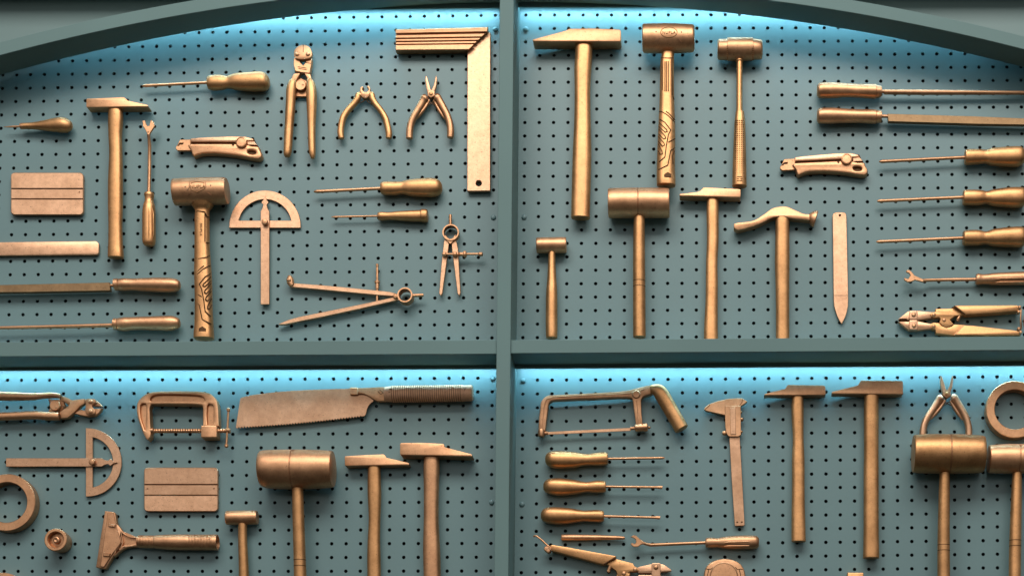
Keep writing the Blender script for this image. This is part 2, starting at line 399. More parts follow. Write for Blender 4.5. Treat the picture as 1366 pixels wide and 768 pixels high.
hammer('slimmer bronze cross peen hammer between the vernier caliper and the wider hammer',
       [(1019.5,526.2),(1020,525),(1047.5,518),(1050.5,513.5),(1052,512.8),(1099,513.6),(1101,515),(1101.4,525.6),(1100,526.6),(1020.5,527)], 3, 18,
       [(527,1057,1071.5),(542,1055.8,1072),(560,1056.2,1072),(585,1057.5,1072),(612,1056.5,1073.2),(650,1056.5,1073.4),(680,1056,1073.8),(716,1055.8,1074.8),(722,1056,1074.8)], 10)
hammer('wider bronze cross peen hammer nearest to the long nose pliers and tape ring',
       [(1109.6,523.4),(1110.2,522),(1144.5,513.6),(1147.5,508.2),(1149,507),(1203,507.6),(1204.6,509),(1204.8,524.4),(1203.6,525.6),(1110.4,525)], 3, 19,
       [(526,1153,1171.8),(545,1152.3,1172),(600,1152.4,1172),(640,1152,1172.2),(690,1152,1172.2),(726,1151.6,1172.6),(741,1151.2,1173),(744,1151.4,1172.8)], 11)
# shoe hammer with curved claw
t = thing('curved_hammer', 1043, 300, 'bronze hammer with a curved arching head and round flared striking face', 'hammer')
top = cr([(979,298.4),(985,296.8),(1005,294),(1020,285),(1030,278),(1040,275.4),(1050,275.6),(1062,280.6),(1072,284.8),(1081,285.6)], 5)
bot = cr([(1080,293.6),(1068,292.4),(1058,291.4),(1048,289.8),(1038,289.2),(1028,291.6),(1015,298),(1000,303.2),(985,306.6),(979,303.8)], 5)
plate(t, 'hammer_head', COPPER, top + bot, 5, 18, 1.2, segs=2)
loft(t, 'striking_face', COPPER, [(1078.5,289.2,4.6,5.5,11),(1082,290.2,7.5,7.5,11),(1085.5,291.4,10.5,9,11),(1088.5,292.3,10.8,9.2,11)], 20, 2.2, .7)
loft(t, 'handle', GOLD, V([(284,1036,1051.5),(291,1034.6,1052.8),(320,1034.2,1053),(350,1033.6,1053.2),(380,1034.5,1052.8),(420,1035,1052.8),(450,1035,1053),(458,1035,1053)], 11, .75), 24, 2.5)

# ---------------- round headed mallets
def mallet(label, xs_, rows, dc, rings=(), seam=None, hm=None, name='mallet', cat='mallet', flat=.9, group='round headed mallets'):
    y, a, b = rows[0]
    t = thing(name, (a + b) / 2, y, label, cat, group)
    st = [(x, (p + q) / 2, (q - p) / 2, (q - p) / 2, dc) for x, p, q in xs_]
    st = cr(st, 4)
    if seam:
        st2 = []
        done = False
        for s in st:
            if not done and s[0] >= seam + 1.2:
                r = s[2]; yc = s[1]
                for dx, dr in ((-1.0, 0), (-.5, .75), (.35, .75), (.9, 0)): st2.append((seam + dx, yc, r - dr, r - dr, dc))
                done = True
            if abs(s[0] - seam) > 1.1: st2.append(s)
        st = st2
    h = loft(t, 'mallet_head', hm or COPPER, st, 44, 2.0, 1.6, 32)
    if seam:
        s0 = min(st, key=lambda s: abs(s[0] - seam))
        mesh_obj('head_seam', *loft_geo([(seam - .35, s0[1], s0[2] + .55, s0[2] + .55, dc), (seam + .45, s0[1], s0[2] + .55, s0[2] + .55, dc)], 44, 2.0, 0), RUST, h, 40)
    k = loft(t, 'handle', hm and GOLD or GOLD, V([(y - 6, a + .3, b - .3)] + rows, dc, flat), 24, 2.1)
    for yy in rings:
        # turned ring cut round the handle
        for (y1, a1, b1), (y2, a2, b2) in zip(rows, rows[1:]):
            if y1 <= yy <= y2:
                q = (yy - y1) / (y2 - y1); aa, bb = a1 + (a2 - a1) * q, b1 + (b2 - b1) * q
                c, r = (aa + bb) / 2, (bb - aa) / 2 + .12
                mesh_obj('turned_ring', *loft_geo([(c, yy - .45, r, r * flat, dc), (c, yy + .45, r, r * flat, dc)], 24, 2.1, 0), PATINA_SHADE, k, 40)
    return t
mallet('medium bronze mallet with a seamed head, under the patterned grip hammer',
       [(811.5,253.4,289.4),(815,252.4,290),(830,252,290.2),(851,251.6,290.2),(875,251.8,290),(890,252.2,289.8),(893,253,289)],
       [(287,846,860),(310,844.8,860.2),(350,844.4,860.6),(400,844.4,861),(440,844.4,861.4),(450,844.6,861.4)], 21, (375,382.5), 851.6)
mallet('very large bronze mallet in the lower left bay, under the broad pull saw',
       [(346.5,604,644),(349,601.6,648),(360,600.4,650.8),(392,599.8,651.8),(420,600.2,651.2),(438,601,650),(444.5,602,648.6)],
       [(648,389.6,404.4),(690,390.3,405.8),(745,391.8,407.8),(768,392.2,408.8),(830,393,411)], 28, (746.5,754.5), 392)
mallet('very large barrel shaped bronze mallet overlapping the handles of the long nose pliers',
       [(1218,581.4,628.6),(1222,580,629.8),(1240,579.2,630.6),(1266,579.2,631.2),(1290,579.8,630.6),(1308,581,629.8),(1313,582.5,628)],
       [(628,1253.6,1266.8),(660,1252,1267),(720,1250.6,1267),(768,1250.4,1267.4),(830,1250,1268)], 29, (726.5,734), 1266.4, hm=GOLD)
mallet('bronze mallet cut off by the right picture edge beside the very large mallet',
       [(1318.5,594.6,629),(1322,593.4,630.4),(1340,592.4,631),(1358,592.2,631),(1380,592.4,630.6),(1400,594,629)],
       [(628,1350.4,1363.2),(660,1349,1363),(720,1346.4,1362.4),(768,1345.6,1361.8),(830,1344.6,1361.4)], 22, (720.5,728), 1358.4)
mallet('small short headed bronze mallet nearest to the centre post in the upper right bay',
       [(716,318.4,336.4),(718,317.4,337.4),(736,317,337.2),(753,316.8,337),(755.4,317.6,336.2)],
       [(335,731.6,740.8),(352,731,741),(375,729.8,742.4),(392,728.4,743.4),(425,728,743.6),(446,728.2,743.6),(451,728.6,743.2)], 12, (), None, name='small_mallet', group='small short headed mallets')
mallet('small short headed bronze mallet beside the scraper in the lower left bay',
       [(302,682.4,698.4),(304,681,699.6),(322,680.6,699.4),(341,680.6,699),(343.4,681.8,698)],
       [(697,317.8,329.6),(720,317.8,329.6),(745,318.4,331),(768,318.6,332),(830,317,334)], 12, (), None, name='small_mallet', group='small short headed mallets')
# brass hammer with knurled grip
t = thing('knurled_hammer', 988, 80, 'slim bronze hammer with a stepped round head and dotted knurled grip', 'hammer')
hd = [(957.2,55,78.4),(959,53.6,79.2),(969.2,53.2,79.6),(970,53.2,79.6),(970.4,51.6,80.4),(987,51.4,80.4),(1004,51.4,80),(1004.6,53.2,79),(1005.5,53.2,79),(1014.5,54,78.4),(1017,55.4,77)]
loft(t, 'hammer_head', COPPER, [(x, (a+b)/2, (b-a)/2, (b-a)/2, 16) for x, a, b in hd], 36, 2, .8, 32)
for xx in (970.2, 1004.4):
    A = Acc()
    for k in range(30):
        an = 2 * PI * k / 30; yy = 66 + 13.7 * math.cos(an); dd = 16 + 14.0 * math.sin(an)
        if math.sin(an) > -.3: A.add(*tube_geo([(xx - .8, yy, dd + .2), (xx + .8, yy, dd + .2)], .6, 5))
    A.build('knurl_ring', DARKB, t)
loft(t, 'ferrule', GOLD, V([(76,981,991.8),(78.5,981,991.8),(82.5,981,991.8)], 15, 1, 0), 20, 2, .8)
loft(t, 'shaft', GOLD, V([(80,982.6,990.6),(120,982.4,990.4),(152,982.2,990.6)], 15, 1), 20)
gr = loft(t, 'grip', GOLD, V([(149,981.4,992.4),(153,981,993),(165,979.6,994.2),(192,978.4,995),(225,977.2,995.6),(244,976.8,996),(249,976.8,996)], 14, .9), 24, 2.2)
A = Acc()
for i in range(25):
    yy = 161 + i * 2.9
    for j in range(5):
        hw = 7.6 + (yy - 161) * .016; u = -.62 + .31 * j; cx_ = 986.6
        dd = 14 + hw * .9 * (1 - abs(u * hw / (hw + .6)) ** 2.2) ** (1 / 2.2)
        A.add(*tube_geo([(cx_ + u * hw, yy, dd - .5), (cx_ + u * hw, yy + .05, dd + .5)], .8, 6))
A.build('knurling', PATINA_SHADE, gr)
A = Acc()
for a, b, c, d_ in ((983,236,990,236),(983,238.5,986,238.5),(987.5,238.5,990.5,238.5),(983,241,990.5,241)): A.add(*tube_geo([(a, b, 22.6), (c, d_, 22.6)], .45, 5))
A.build('stamp', PATINA_SHADE, gr)

# ---------------- soft faced hammers with patterned grips
GRIP = [ [(130,165),(180,110),(205,92)], [(130,185),(190,125),(245,92),(264,95)], [(165,250),(215,185),(262,158)],
 [(264,188),(200,248),(195,264),(212,270),(266,222)], [(266,244),(215,300),(208,320),(225,328),(268,285)], [(268,310),(225,358),(218,380),(235,390),(270,350)], [(270,372),(240,430),(235,455),(255,458),(272,428)],
 [(165,250),(185,290),(205,400),(215,480),(265,525)], [(128,325),(185,355)], [(130,405),(165,425),(190,550),(268,590)], [(134,430),(150,470),(145,540)] ]
def soft_hammer(label, head, dc, rows, dx, dy, mirror, emblem, ticks, dots, text_rows, word):
    y, a, b = rows[0]
    t = thing('soft_face_hammer', (a + b) / 2, y, label, 'hammer', 'hammers with patterned grips')
    st = cr([(x, (p + q) / 2, (q - p) / 2, (q - p) / 2, dc) for x, p, q in head], 4)
    h = loft(t, 'hammer_head', COPPER, st, 44, 2, 1.4, 32)
    def hs(x, y):
        for s, s2 in zip(st, st[1:]):
            if s[0] <= x <= s2[0] or s2 is st[-1]:
                q = (x - s[0]) / max(s2[0] - s[0], .01); yc = s[1] + (s2[1] - s[1]) * q; r = s[2] + (s2[2] - s[2]) * q
                # y is where the photo shows the point; a surface further out than the axis reads lower by parallax
                k = (1150 - y) / 2300; u = y - yc
                for _ in range(4): z_ = math.sqrt(max(r * r - u * u, .01)); u = (y - yc) + k * z_
                return dc + math.sqrt(max(r * r - u * u, .01))
        return dc + 15
    em, rim = emblem
    A = Acc(); A.add(*tube_geo([(x_, y_, hs(x_, y_) + .1) for x_, y_ in em + em[:1]], .5, 6)); A.build('emblem', DARKB, h)
    tx = Acc()
    for tk in ticks: lines(h, 'head_mark', PALE, [tk], lambda x, y: hs(x, y) + .05, .5)
    for p in dots:
        rivet(h, p[0], p[1], 1.0, hs(*p) - .2, 'vent_hole', BLACK, .35)
    # word on the emblem
    fc = bpy.data.curves.new('word', 'FONT'); fc.body = word; fc.size = rim[2] * S; fc.extrude = .5 * S; fc.align_x = 'CENTER'; fc.align_y = 'CENTER'; fc.space_character = 1.1
    o = bpy.data.objects.new('lettering', fc); COL.objects.link(o)
    bpy.context.view_layer.update(); me = bpy.data.meshes.new_from_object(o); bpy.data.objects.remove(o)
    slope = math.asin(max(-1, min(1, rim[3])))
    me.transform(Matrix.Translation(W(rim[0], rim[1], hs(rim[0], rim[1]) + .1) - t.location) @ Matrix.Rotation(PI / 2 - slope, 4, 'X'))
    me.materials.append(DARKB); o = bpy.data.objects.new('lettering', me); COL.objects.link(o); o.parent = h
    # collar and handle
    y, a, b = rows[0]
    fl = .82
    stg = V([(y - 12, a - 7, b + 7), (y - 5, a - 3.4, b + 3.4), (y, a, b)] + rows[1:], dc - 3, fl)
    g = loft(t, 'handle', GOLD, stg, 28, 2.5, 1.5)
    def gs(x, y):
        for s, s2 in zip(stg, stg[1:]):
            if s[1] <= y <= s2[1]:
                u = min(.985, abs(x - s[0]) / s[2]); return dc - 3 + s[3] * (1 - u ** 2.5) ** .4 + .35
        return dc + 6
    pl = []
    for L_ in GRIP:
        q = [(240 + X / 6.4, 340 + Y / 6.4) for X, Y in L_]
        q = [((dx - (x - 271.5)) if mirror else (dx + x - 271.5), y + dy) for x, y in q]
        pl.append(q)
    pl += text_rows
    def clampx(p):
        for s, s2 in zip(stg, stg[1:]):
            if s[1] <= p[1] <= s2[1]: return (max(s[0] - s[2] * .97, min(s[0] + s[2] * .97, p[0])), p[1])
        return p
    lines(g, 'grip_grooves', PATINA_SHADE, [[clampx(p) for p in q] for q in pl], gs, .72)
    hole = [(240 + X / 6.4, 340 + Y / 6.4) for X, Y in ((160,625),(190,608),(222,628),(220,650),(160,650))]
    hole = [((dx - (x - 271.5)) if mirror else (dx + x - 271.5), y + dy) for x, y in hole]
    dd = gs(*hole[1]); plate(g, 'hanging_hole_shade', PATINA_SHADE, hole, dd - 3, dd + .7, .1)  # dark plate painting the hole's shade, no opening is cut
    # maker's word running down the flat of the neck
    return t, g, gs
hexl = [(225 + X / 6.4, 230 + Y / 6.4) for X, Y in ((192,90),(245,78),(300,88),(306,140),(245,172),(190,150))]
t1, g1, gs1 = soft_hammer('soft faced bronze hammer with patterned grip and hexagonal badge, left of the protractor',
  [(231.6,243,269),(233,240.5,272.5),(236,239.2,273.6),(268,238,273),(296,237.6,272),(303.4,238.6,271)], 22,
  [(281,260.4,279.6),(290,260,279.2),(310,260,279.4),(335,259.8,279.8),(362,259.4,281.8),(385,260,282.8),(410,260.2,283.2),(435,259.8,284.4),(446,258.8,285),(452,259,285)], 271.5, 0, False,
  (hexl, (263.5, 249, 6.2, .1)), [[(249.5,261.5),(253.5,257.5)],[(276,256.5),(282.5,261)],[(252.5,243),(252.5,250),(249.5,254)],[(274.5,242),(274.5,250)]], [(247,249.3),(281,247.2)],
  [[(260.6,283),(264,281.6),(273,282.4),(276,288.6),(280,290)],[(262,284),(262.4,333)],[(273.4,283),(273.4,322)],[(275,323),(280,324.4)],[(262,340),(262,333)],[(260,346),(275,343),(281,341)]], 'NUPLA')
ov = [(892.3 + 11 * math.cos(a * PI / 12), 43.3 + 6.9 * math.sin(a * PI / 12)) for a in range(24)]
t2, g2, gs2 = soft_hammer('soft faced bronze hammer with patterned grip and oval badge on its head',
  [(856.8,37,65),(858,34.5,68.6),(862,33.6,69.6),(892,33.2,70),(920,34.2,69),(925,35.2,68),(926.6,37,65)], 24,
  [(72,882.4,899.4),(85,880.8,899.2),(105,880.4,899),(140,879.6,899.6),(165,878.4,900.6),(195,877,900.6),(222,876.2,900.4),(238,876,901),(243,876,901.2),(248,876.2,901)], 889, -205.6, True,
  (ov, (892.3, 43.6, 5.4, .1)), [[(873.6,55.8),(880,50.8)],[(904,51.3),(909.8,57)],[(875.6,34.6),(880,36.2)],[(904.2,36.6),(908.6,34.6)]], [(875.2,42.4),(909,43)],
  [[(882,77.6),(897,77.6)],[(883.6,79),(883.6,120)],[(896,79),(896.6,127)],[(887,82),(887,122)],[(889,82),(889,122)],[(891.4,82),(891.4,122)],[(897.6,129),(900,133)]], 'NUPLA')
fc = bpy.data.curves.new('word', 'FONT'); fc.body = 'NUPLA'; fc.size = 4.6 * S; fc.extrude = .25 * S; fc.align_x = 'CENTER'; fc.align_y = 'CENTER'; fc.space_character = 1.25
o = bpy.data.objects.new('lettering', fc); COL.objects.link(o); bpy.context.view_layer.update(); me = bpy.data.meshes.new_from_object(o); bpy.data.objects.remove(o)
me.transform(Matrix.Translation(W(268, 306, gs1(268, 306)) - t1.location) @ Matrix.Rotation(PI / 2, 4, 'X') @ Matrix.Rotation(-PI / 2, 4, 'Z'))
me.materials.append(DARKB); o = bpy.data.objects.new('lettering', me); COL.objects.link(o); o.parent = g1

# ---------------- screwdrivers
def screwdriver(label, x0, y0, x1, y1, r, rows, d=11, e=2.4, tip='point', mat=None, group='screwdrivers with bulging handles', name='screwdriver'):
    """blade from tip (x0, y0) to handle (x1, y1)"""
    t = thing(name, x1, y1, label, 'screwdriver' if name == 'screwdriver' else 'awl', group)
    k = 5 / math.hypot(x1 - x0, y1 - y0); L_ = math.hypot(x1 - x0, y1 - y0); ux, uy = (x1 - x0) / L_, (y1 - y0) / L_
    if tip == 'point': st = [(x0, y0, .5, .5, d), (x0 + 2 * ux, y0 + 2 * uy, r * .8, r * .8, d), (x0 + 5 * ux, y0 + 5 * uy, r * 1.12, r * 1.12, d), (x0 + 9 * ux, y0 + 9 * uy, r, r, d)]
    elif tip == 'flat': st = [(x0, y0, r * 1.25, r * .4, d), (x0 + 3 * ux, y0 + 3 * uy, r * 1.35, r * .6, d), (x0 + 8 * ux, y0 + 8 * uy, r, r, d), (x0 + 10 * ux, y0 + 10 * uy, r, r, d)]
    else: st = [(x0, y0, .3, .3, d), (x0 + 8 * ux, y0 + 8 * uy, r * .8, r * .8, d), (x0 + 14 * ux, y0 + 14 * uy, r, r, d)]
    loft(t, 'blade', mat or COPPER, st + [(x1 + 2 * ux, y1 + 2 * uy, r, r, d)], 14, 2, 0)
    h = loft(t, 'handle', mat or GOLD, H(rows, d, 1.0), 28, e, 1.2)
    return t, h
screwdriver('bronze screwdriver with bulging handle just left of the upright hand bolt cutter', 189.5, 114.8, 277, 110.4, 1.9,
  [(277,103.8,118.4),(283,101.8,120),(295,101.2,119.4),(304,102.4,117.6),(315,99.2,119.4),(333,98,121),(345,97,121),(353,98,120.4),(357.5,101.8,117.6),(359.4,106,114)])
screwdriver('bronze screwdriver with bulging handle just above the small thin screwdriver', 418.5, 255.8, 508, 251.4, 2.1,
  [(508,244.8,258),(513,243,259.8),(527,243,260),(537,242.6,258.6),(547,240.5,260.8),(562,239.2,262),(577,238.6,262),(585,240.4,259.6),(589,244.6,255.8),(590,248,252)])
screwdriver('small thin bronze screwdriver with a ringed end cap below a bulging one', 442, 289.6, 504, 288.2, 1.3,
  [(504,284,293),(508.5,283,294),(519,283.4,293.2),(530,282.4,293.8),(547,281.4,295),(561,280.8,295.2),(562,280.4,295.4),(563,279.6,296),(568.5,279.6,296),(570.8,280.6,294.8)], 9, group='small screwdrivers')
def shade_end(*a): pass
for lab, pr in (('bronze screwdriver with bulging handle, topmost of three at the right edge pointing left', (1172.5,215.8,1287,210,[(1287,201.4,218.6),(1291,200,219.4),(1306,200,218.4),(1315,200.6,217.6),(1324,198.6,220),(1342,197.2,221.4),(1358,196.6,221.6),(1364,198.4,219),(1369,204,213)])),
                ('bronze screwdriver with bulging handle, middle one of three at the right edge pointing left', (1169.8,268.4,1284.6,263.2,[(1284.6,255.6,272.4),(1288,254.2,273.2),(1306,254.2,273.2),(1316,255.8,271.4),(1325,253.6,274),(1345,251.2,276),(1362,251,276.2),(1367,253.4,273)])),
                ('bronze screwdriver with bulging handle, lowest of three at the right edge pointing left', (1168.8,322.6,1284.4,317.4,[(1284.4,310,325.6),(1288,308,327),(1304,307.6,327),(1315,309.4,325.6),(1326,306.2,328),(1349,303.8,329),(1362,303.6,329),(1367,306,326)]))):
    screwdriver(lab, pr[0], pr[1], pr[2], pr[3], 2.1, pr[4], 12)
for lab, x, ys, rows in (
  ('bronze screwdriver with rounded handle, top one of three under the hacksaw', 887, 610.4, [(173,135,155),(178,122,170),(188,112,179),(210,104,190),(250,103,193),(300,105,192),(340,109,188),(370,114,180),(405,117,176),(430,113,177),(460,109,177),(490,108,176),(508,112,172)]),
  ('bronze screwdriver with rounded handle, middle one of three under the hacksaw', 883.6, 649.6, [(163,282,302),(168,268,314),(178,258,322),(200,249,331),(245,247,337),(290,251,335),(330,256,331),(360,262,325),(395,266,319),(425,262,322),(455,259,323),(480,260,322),(497,264,317)]),
  ('bronze screwdriver with rounded handle, bottom one of three under the hacksaw', 880.6, 690, [(150,433,457),(156,420,468),(166,410,477),(190,402,486),(235,401,491),(280,404,489),(320,408,484),(350,414,479),(380,418,475),(410,417,477),(445,415,479),(470,417,479),(487,422,474)])):
    r = [(684 + a / 4, 576 + b / 4, 576 + c / 4) for a, b, c in rows]; r = [(a, b + .0, c) for a, b, c in r]
    hx_ = r[-1][0]; hy = (r[-1][1] + r[-1][2]) / 2
    t, h = screwdriver(lab, x, ys, hx_, hy, 1.7, r, 12, 2.2, 'flat' if x < 884 else 'point', group='screwdrivers with rounded handles')
# awl
t, h = screwdriver('round handled bronze awl at the far left edge under the arch', 5, 169.6, 28, 168.8, 1.3,
  [(30.5,164.6,172.4),(36,164.2,172.2),(45,163.6,172.6),(58,161.4,174),(72,158.6,175.6),(83,157.2,176.6),(90,158.8,175.8),(95,162.4,172.6),(96.4,165,170)], 11, 2.1, 'needle', group=None, name='awl')
loft(t, 'ferrule', COPPER, H([(27,164.8,172.4),(29,164.6,172.6),(31.5,164.4,172.4)], 11, 1, 0), 20, 2, .6)
# centre punch
t = thing('centre_punch', 790, 716.6, 'small round bronze centre punch lying just above the bolt cutter', 'punch')
loft(t, 'shank', COPPER, H([(748.6,712.6,720.2),(749.6,712.2,720.5),(759,712.2,720.6),(784,712.4,720.4),(785,712.6,720.2),(799,712.8,719.8),(800,713,719.8),(824,714,719.4),(833.6,715,719)], 6, 1, 0), 20)
A = Acc()
for i in range(22): A.add(*loft_geo([(761 + i, 716.4, 4.1, 4.1, 6), (761.6 + i, 716.4, 4.1, 4.1, 6)], 16, 2, 0))
A.build('knurled_grip', RUST, t)

# ---------------- files
def file_tool(label, tip, hx_, blade, rows, fer, neck, d, kind):
    t = thing('file', hx_, rows[0][1] + 8, label, 'file', 'long handled files')
    if kind == 'flat':
        plate(t, 'blade', FILEM, blade, d - 4, d + 3, .4)
    else: loft(t, 'blade', RUST, H(blade, d, 1, 0), 18, 2, .4)
    loft(t, 'tang', RUST, H(neck, d, 1, 0), 12, 2, 0)
    loft(t, 'ferrule', COPPER, H(fer, d, 1, 0), 24, 2, .8)
    h = loft(t, 'handle', COPPER, H(rows, d, 1), 28, 2.0, 1.4)
    return t
file_tool('flat bronze file pointing left above the round file, under the flat stick', 0, 152, [(-90,382),(146,376.6),(147,387.4),(40,389.4),(-90,390.6)],
  [(158.4,372.2,387.2),(166,371.4,387.6),(178,371.8,387.2),(192,371.2,388.2),(212,370.6,389.2),(226,371,389.4),(234,372,388.6),(239,374.4,386.4),(240.4,377,384)],
  [(152,373.2,386.4),(153,372,387.4),(158.6,371.6,387)], [(145,379,383),(154,378.4,382.4)], 12, 'flat')
file_tool('round bronze file pointing left, lowest tool at left above the crossbar', 0, 152, [(-90,438.6,441.4),(0,435,439.2),(80,433,438),(150,431,436.4)],
  [(156.8,424.8,440.2),(166,423.4,441.2),(176,423.2,440),(190,422.6,439.6),(210,422,440.4),(226,421.4,440.6),(234,422.4,439),(239,425,436.4),(240.2,427.6,434)],
  [(151,425.8,438.4),(152,424.6,439.6),(157.4,424.8,439.8)], [(148,431.6,435.4),(153,431.4,435.2)], 12, 'round')
file_tool('round bronze file pointing right, upper of two in the upper right bay', 1400, 1180, [(1179,119.6,126.2),(1230,119.8,126.8),(1310,120.8,126.6),(1366,121.4,126.6),(1430,122.4,125.6)],
  [(1089.8,115,126.6),(1091.4,112.6,129.4),(1095,111.2,130.6),(1109,110.8,130.6),(1128,112,129.4),(1146,113,129.8),(1160,113,131),(1169,113.2,131.4)],
  [(1168.6,114.4,130),(1170,114.4,130.2),(1176,115.4,129.4)], [(1174,120,124.6),(1181,120,124.6)], 12, 'round')
file_tool('flat bronze file pointing right, lower of two in the upper right bay', 1400, 1180, [(1184,151.8),(1300,155.2),(1366,158),(1440,161),(1440,165),(1366,166.4),(1308,165.6),(1185,162)],
  [(1089.8,149,160.6),(1091.4,146.4,163.2),(1095,145,164.4),(1109,144.6,164.6),(1128,145.8,163.8),(1146,146.6,163.8),(1160,146.6,164.6),(1169,147,164.8)],
  [(1168.6,147.6,163.8),(1170,147.6,164),(1176,148.2,163.4)], [(1174,152.8,157.2),(1186,153.2,157.6)], 12, 'flat')

# ---------------- forked tack lifters
def lifter(label, fork, fd, shaft, r, rows, hor, d, flutes):
    t = thing('tack_lifter', rows[0][0] if hor else rows[0][1] + 7, rows[0][1] if hor else rows[0][0], label, 'tack lifter', 'forked tack lifters')
    plate(t, 'forked_tip', COPPER, fork, fd - 1.8, fd + 1.2, .5)
    tube(t, 'shaft', COPPER, shaft, r, 14)
    h = loft(t, 'handle', GOLD if not hor else COPPER, (H if hor else V)(rows, d, 1), 28, 2.2, 1.2)
    A = Acc()
    for fl in flutes: A.add(*tube_geo(fl, [.3] + [.9] * (len(fl) - 2) + [.3], 8))
    A.build('handle_ribs', GOLD if not hor else COPPER, h, 50)
    return t
lifter('upright bronze tack lifter with forked tip between the hammer and the soft faced hammer',
  [(190,161),(193,160.4),(194.6,165),(196,168),(199,168),(200.2,163.6),(201.2,159.8),(204.6,162.6),(206.2,168),(203.4,172.4),(200.4,177),(199.2,180),(196.8,180),(194.6,174.4),(190.6,168.2)], 17,
  [(198,176,16.5),(198.6,184,15),(199.6,194,10),(199.4,225,9.5),(198.6,262,9.5)], [2.2,2,2.3,2.3,2.3],
  [(257.6,193,205),(260.6,192.4,205.4),(263,193.2,205),(268,193.4,204.4),(275,191.4,206.4),(284,190.2,206.8),(300,190.2,207),(320,190.2,207.2),(326,191.6,206),(328,194,204)], False, 9.5,
  [[(193.8,277,15),(192.6,284,15.6),(192.4,312,16),(193.6,318,15)],[(203.2,277,15),(204.4,284,15.6),(204.8,312,16),(203.8,318,15)],[(198.4,278,18),(198.4,284,18),(198.5,312,18.2),(198.6,318,17.6)]])
lifter('bronze tack lifter with twisted fork at the right edge above a bolt cutter',
  [(1209,360.6),(1212.6,359.6),(1216.2,362.4),(1220,367.2),(1232.6,372.6),(1231.4,376),(1221,373.2),(1216.6,375),(1211,376),(1206,373),(1206.6,370.4),(1211.6,371.6),(1214.6,367.4),(1212.8,364),(1209,362.6)], 16,
  [(1219,370.4,15.5),(1231,374,13),(1240,373.6,10),(1270,372.9,10),(1303,372.6,10)], [2,2.2,2.2,2.2,2.2],
  [(1301.6,366.4,379.4),(1305,365,379.6),(1310,366,379),(1318,365.6,379),(1327,364.4,380),(1366,362.6,379.8),(1384,362.8,379.8)], True, 10,
  [[(1328,372,18),(1334,371.4,18.2),(1372,370.4,18.6),(1378,370.8,18)],[(1328,376.6,16),(1334,376.2,16.6),(1372,375.6,16.8),(1378,376,16)]])
lifter('bronze tack lifter pointing left beside the punch, above the tape measure',
  [(841.2,715.4),(845,713),(848.8,713.8),(853,718),(858,721),(859.8,724.8),(855,725.6),(850.8,728.6),(845,728.6),(841.2,725.4),(842.8,723.2),(846.4,724.8),(848.6,723.2),(848,719),(845,716.8)], 14,
  [(856,723,14),(862,725,12.5),(868,726.4,10),(900,725,10),(942,723.2,10)], [1.8,2,2.2,2.2,2.2],
  [(941,718,729),(944,716.8,730),(950,716.6,730),(957,717.2,729.4),(964,716,730.6),(975,714.6,731.4),(997,713.8,731.8),(1008,714.2,731.4),(1012.4,717,728.6)], True, 10,
  [[(966,723.4,18.4),(972,722.6,18.6),(998,722,18.8),(1003,722.4,18)],[(966,728,16),(972,727.6,16.8),(998,727.4,17),(1003,727.6,16)]])

# ---------------- flat measuring and filling tools
def holeloop(x, y, r, n=14): return [(x + r * math.cos(2 * PI * k / n), y + r * math.sin(2 * PI * k / n)) for k in range(n)]
def squeegee(label, x0, y0, x1, y1, l1, l2, holes, tilt=0):
    t = thing('squeegee', x0, y1, label, 'squeegee', 'flat rectangular squeegees')
    tl = lambda L_: [(x, y + (x - x0) * tilt) for x, y in L_]
    plate(t, 'blade', PALE, tl(rrect(x0, y0, x1, y1, 5, 5)), 2, 6, .5)
    up = rrect(x0 + .4, y0 + .4, x1 - .4, l1 + 6, 4.6, 5); up = [(x, min(y, l1 - .6)) for x, y in up]
    lo = rrect(x0 + .4, l2 - 6, x1 - .4, y1 - .4, 4.6, 5); lo = [(x, max(y, l2 + .6)) for x, y in lo]
    plate(t, 'raised_panel', PALE, tl(up), 5.5, 7.6, .5)
    plate(t, 'raised_panel', PALE, tl(lo), 5.5, 7.6, .5)
    plate(t, 'centre_band', PALE, tl(box_px(x0 + .6, l1 + .6, x1 - .6, l2 - .6)), 5.5, 7.2, .4, [tl(holeloop(*h, .9, 8)) for h in holes])
    for l_ in (l1, l2): plate(t, 'groove_shade', PATINA_SHADE, tl(box_px(x0 + .6, l_ - .55, x1 - .6, l_ + .55)), 5.8, 6.5, 0)  # dark strips put the shade of both grooves into colour
    return t
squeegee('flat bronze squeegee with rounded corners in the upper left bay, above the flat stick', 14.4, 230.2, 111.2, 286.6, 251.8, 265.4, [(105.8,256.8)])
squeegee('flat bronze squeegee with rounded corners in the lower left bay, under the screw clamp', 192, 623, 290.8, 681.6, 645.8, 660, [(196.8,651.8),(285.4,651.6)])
t = thing('flat_stick', 60, 340, 'flat bronze stick with rounded end lying under the upper squeegee', 'flat stick')
plate(t, 'blade', PALE, [(-60,324.2),(0,323),(127,321.6),(130,322.8),(131.6,325),(131.4,336.6),(130.2,338.8),(127.6,339.6),(0,340.8),(-60,341.4)], 2, 6.5, .6, segs=2)
t = thing('pointed_rule', 1120, 290, 'upright flat bronze rule with a pointed lower end', 'rule')
plate(t, 'blade', PALE, cr([(1110.6,288),(1111.6,285),(1114.4,283.4),(1120,283),(1126,283.4),(1128.4,285),(1129.2,288)], 3) + [(1130.6,350)] + [(1131.6,398)] + cr([(1131.4,408),(1128.6,420),(1123.6,430.4),(1121.6,430.2),(1116.6,421),(1112.6,408)], 3) + [(1112,398),(1111.4,350)], 2, 5.5, .5, [holeloop(1120.4,287.2,1.3,10)])
lines(t, 'scored_line', PATINA_SHADE, [[(1112.4,394),(1131,394)]], lambda x, y: 5.4, .3)
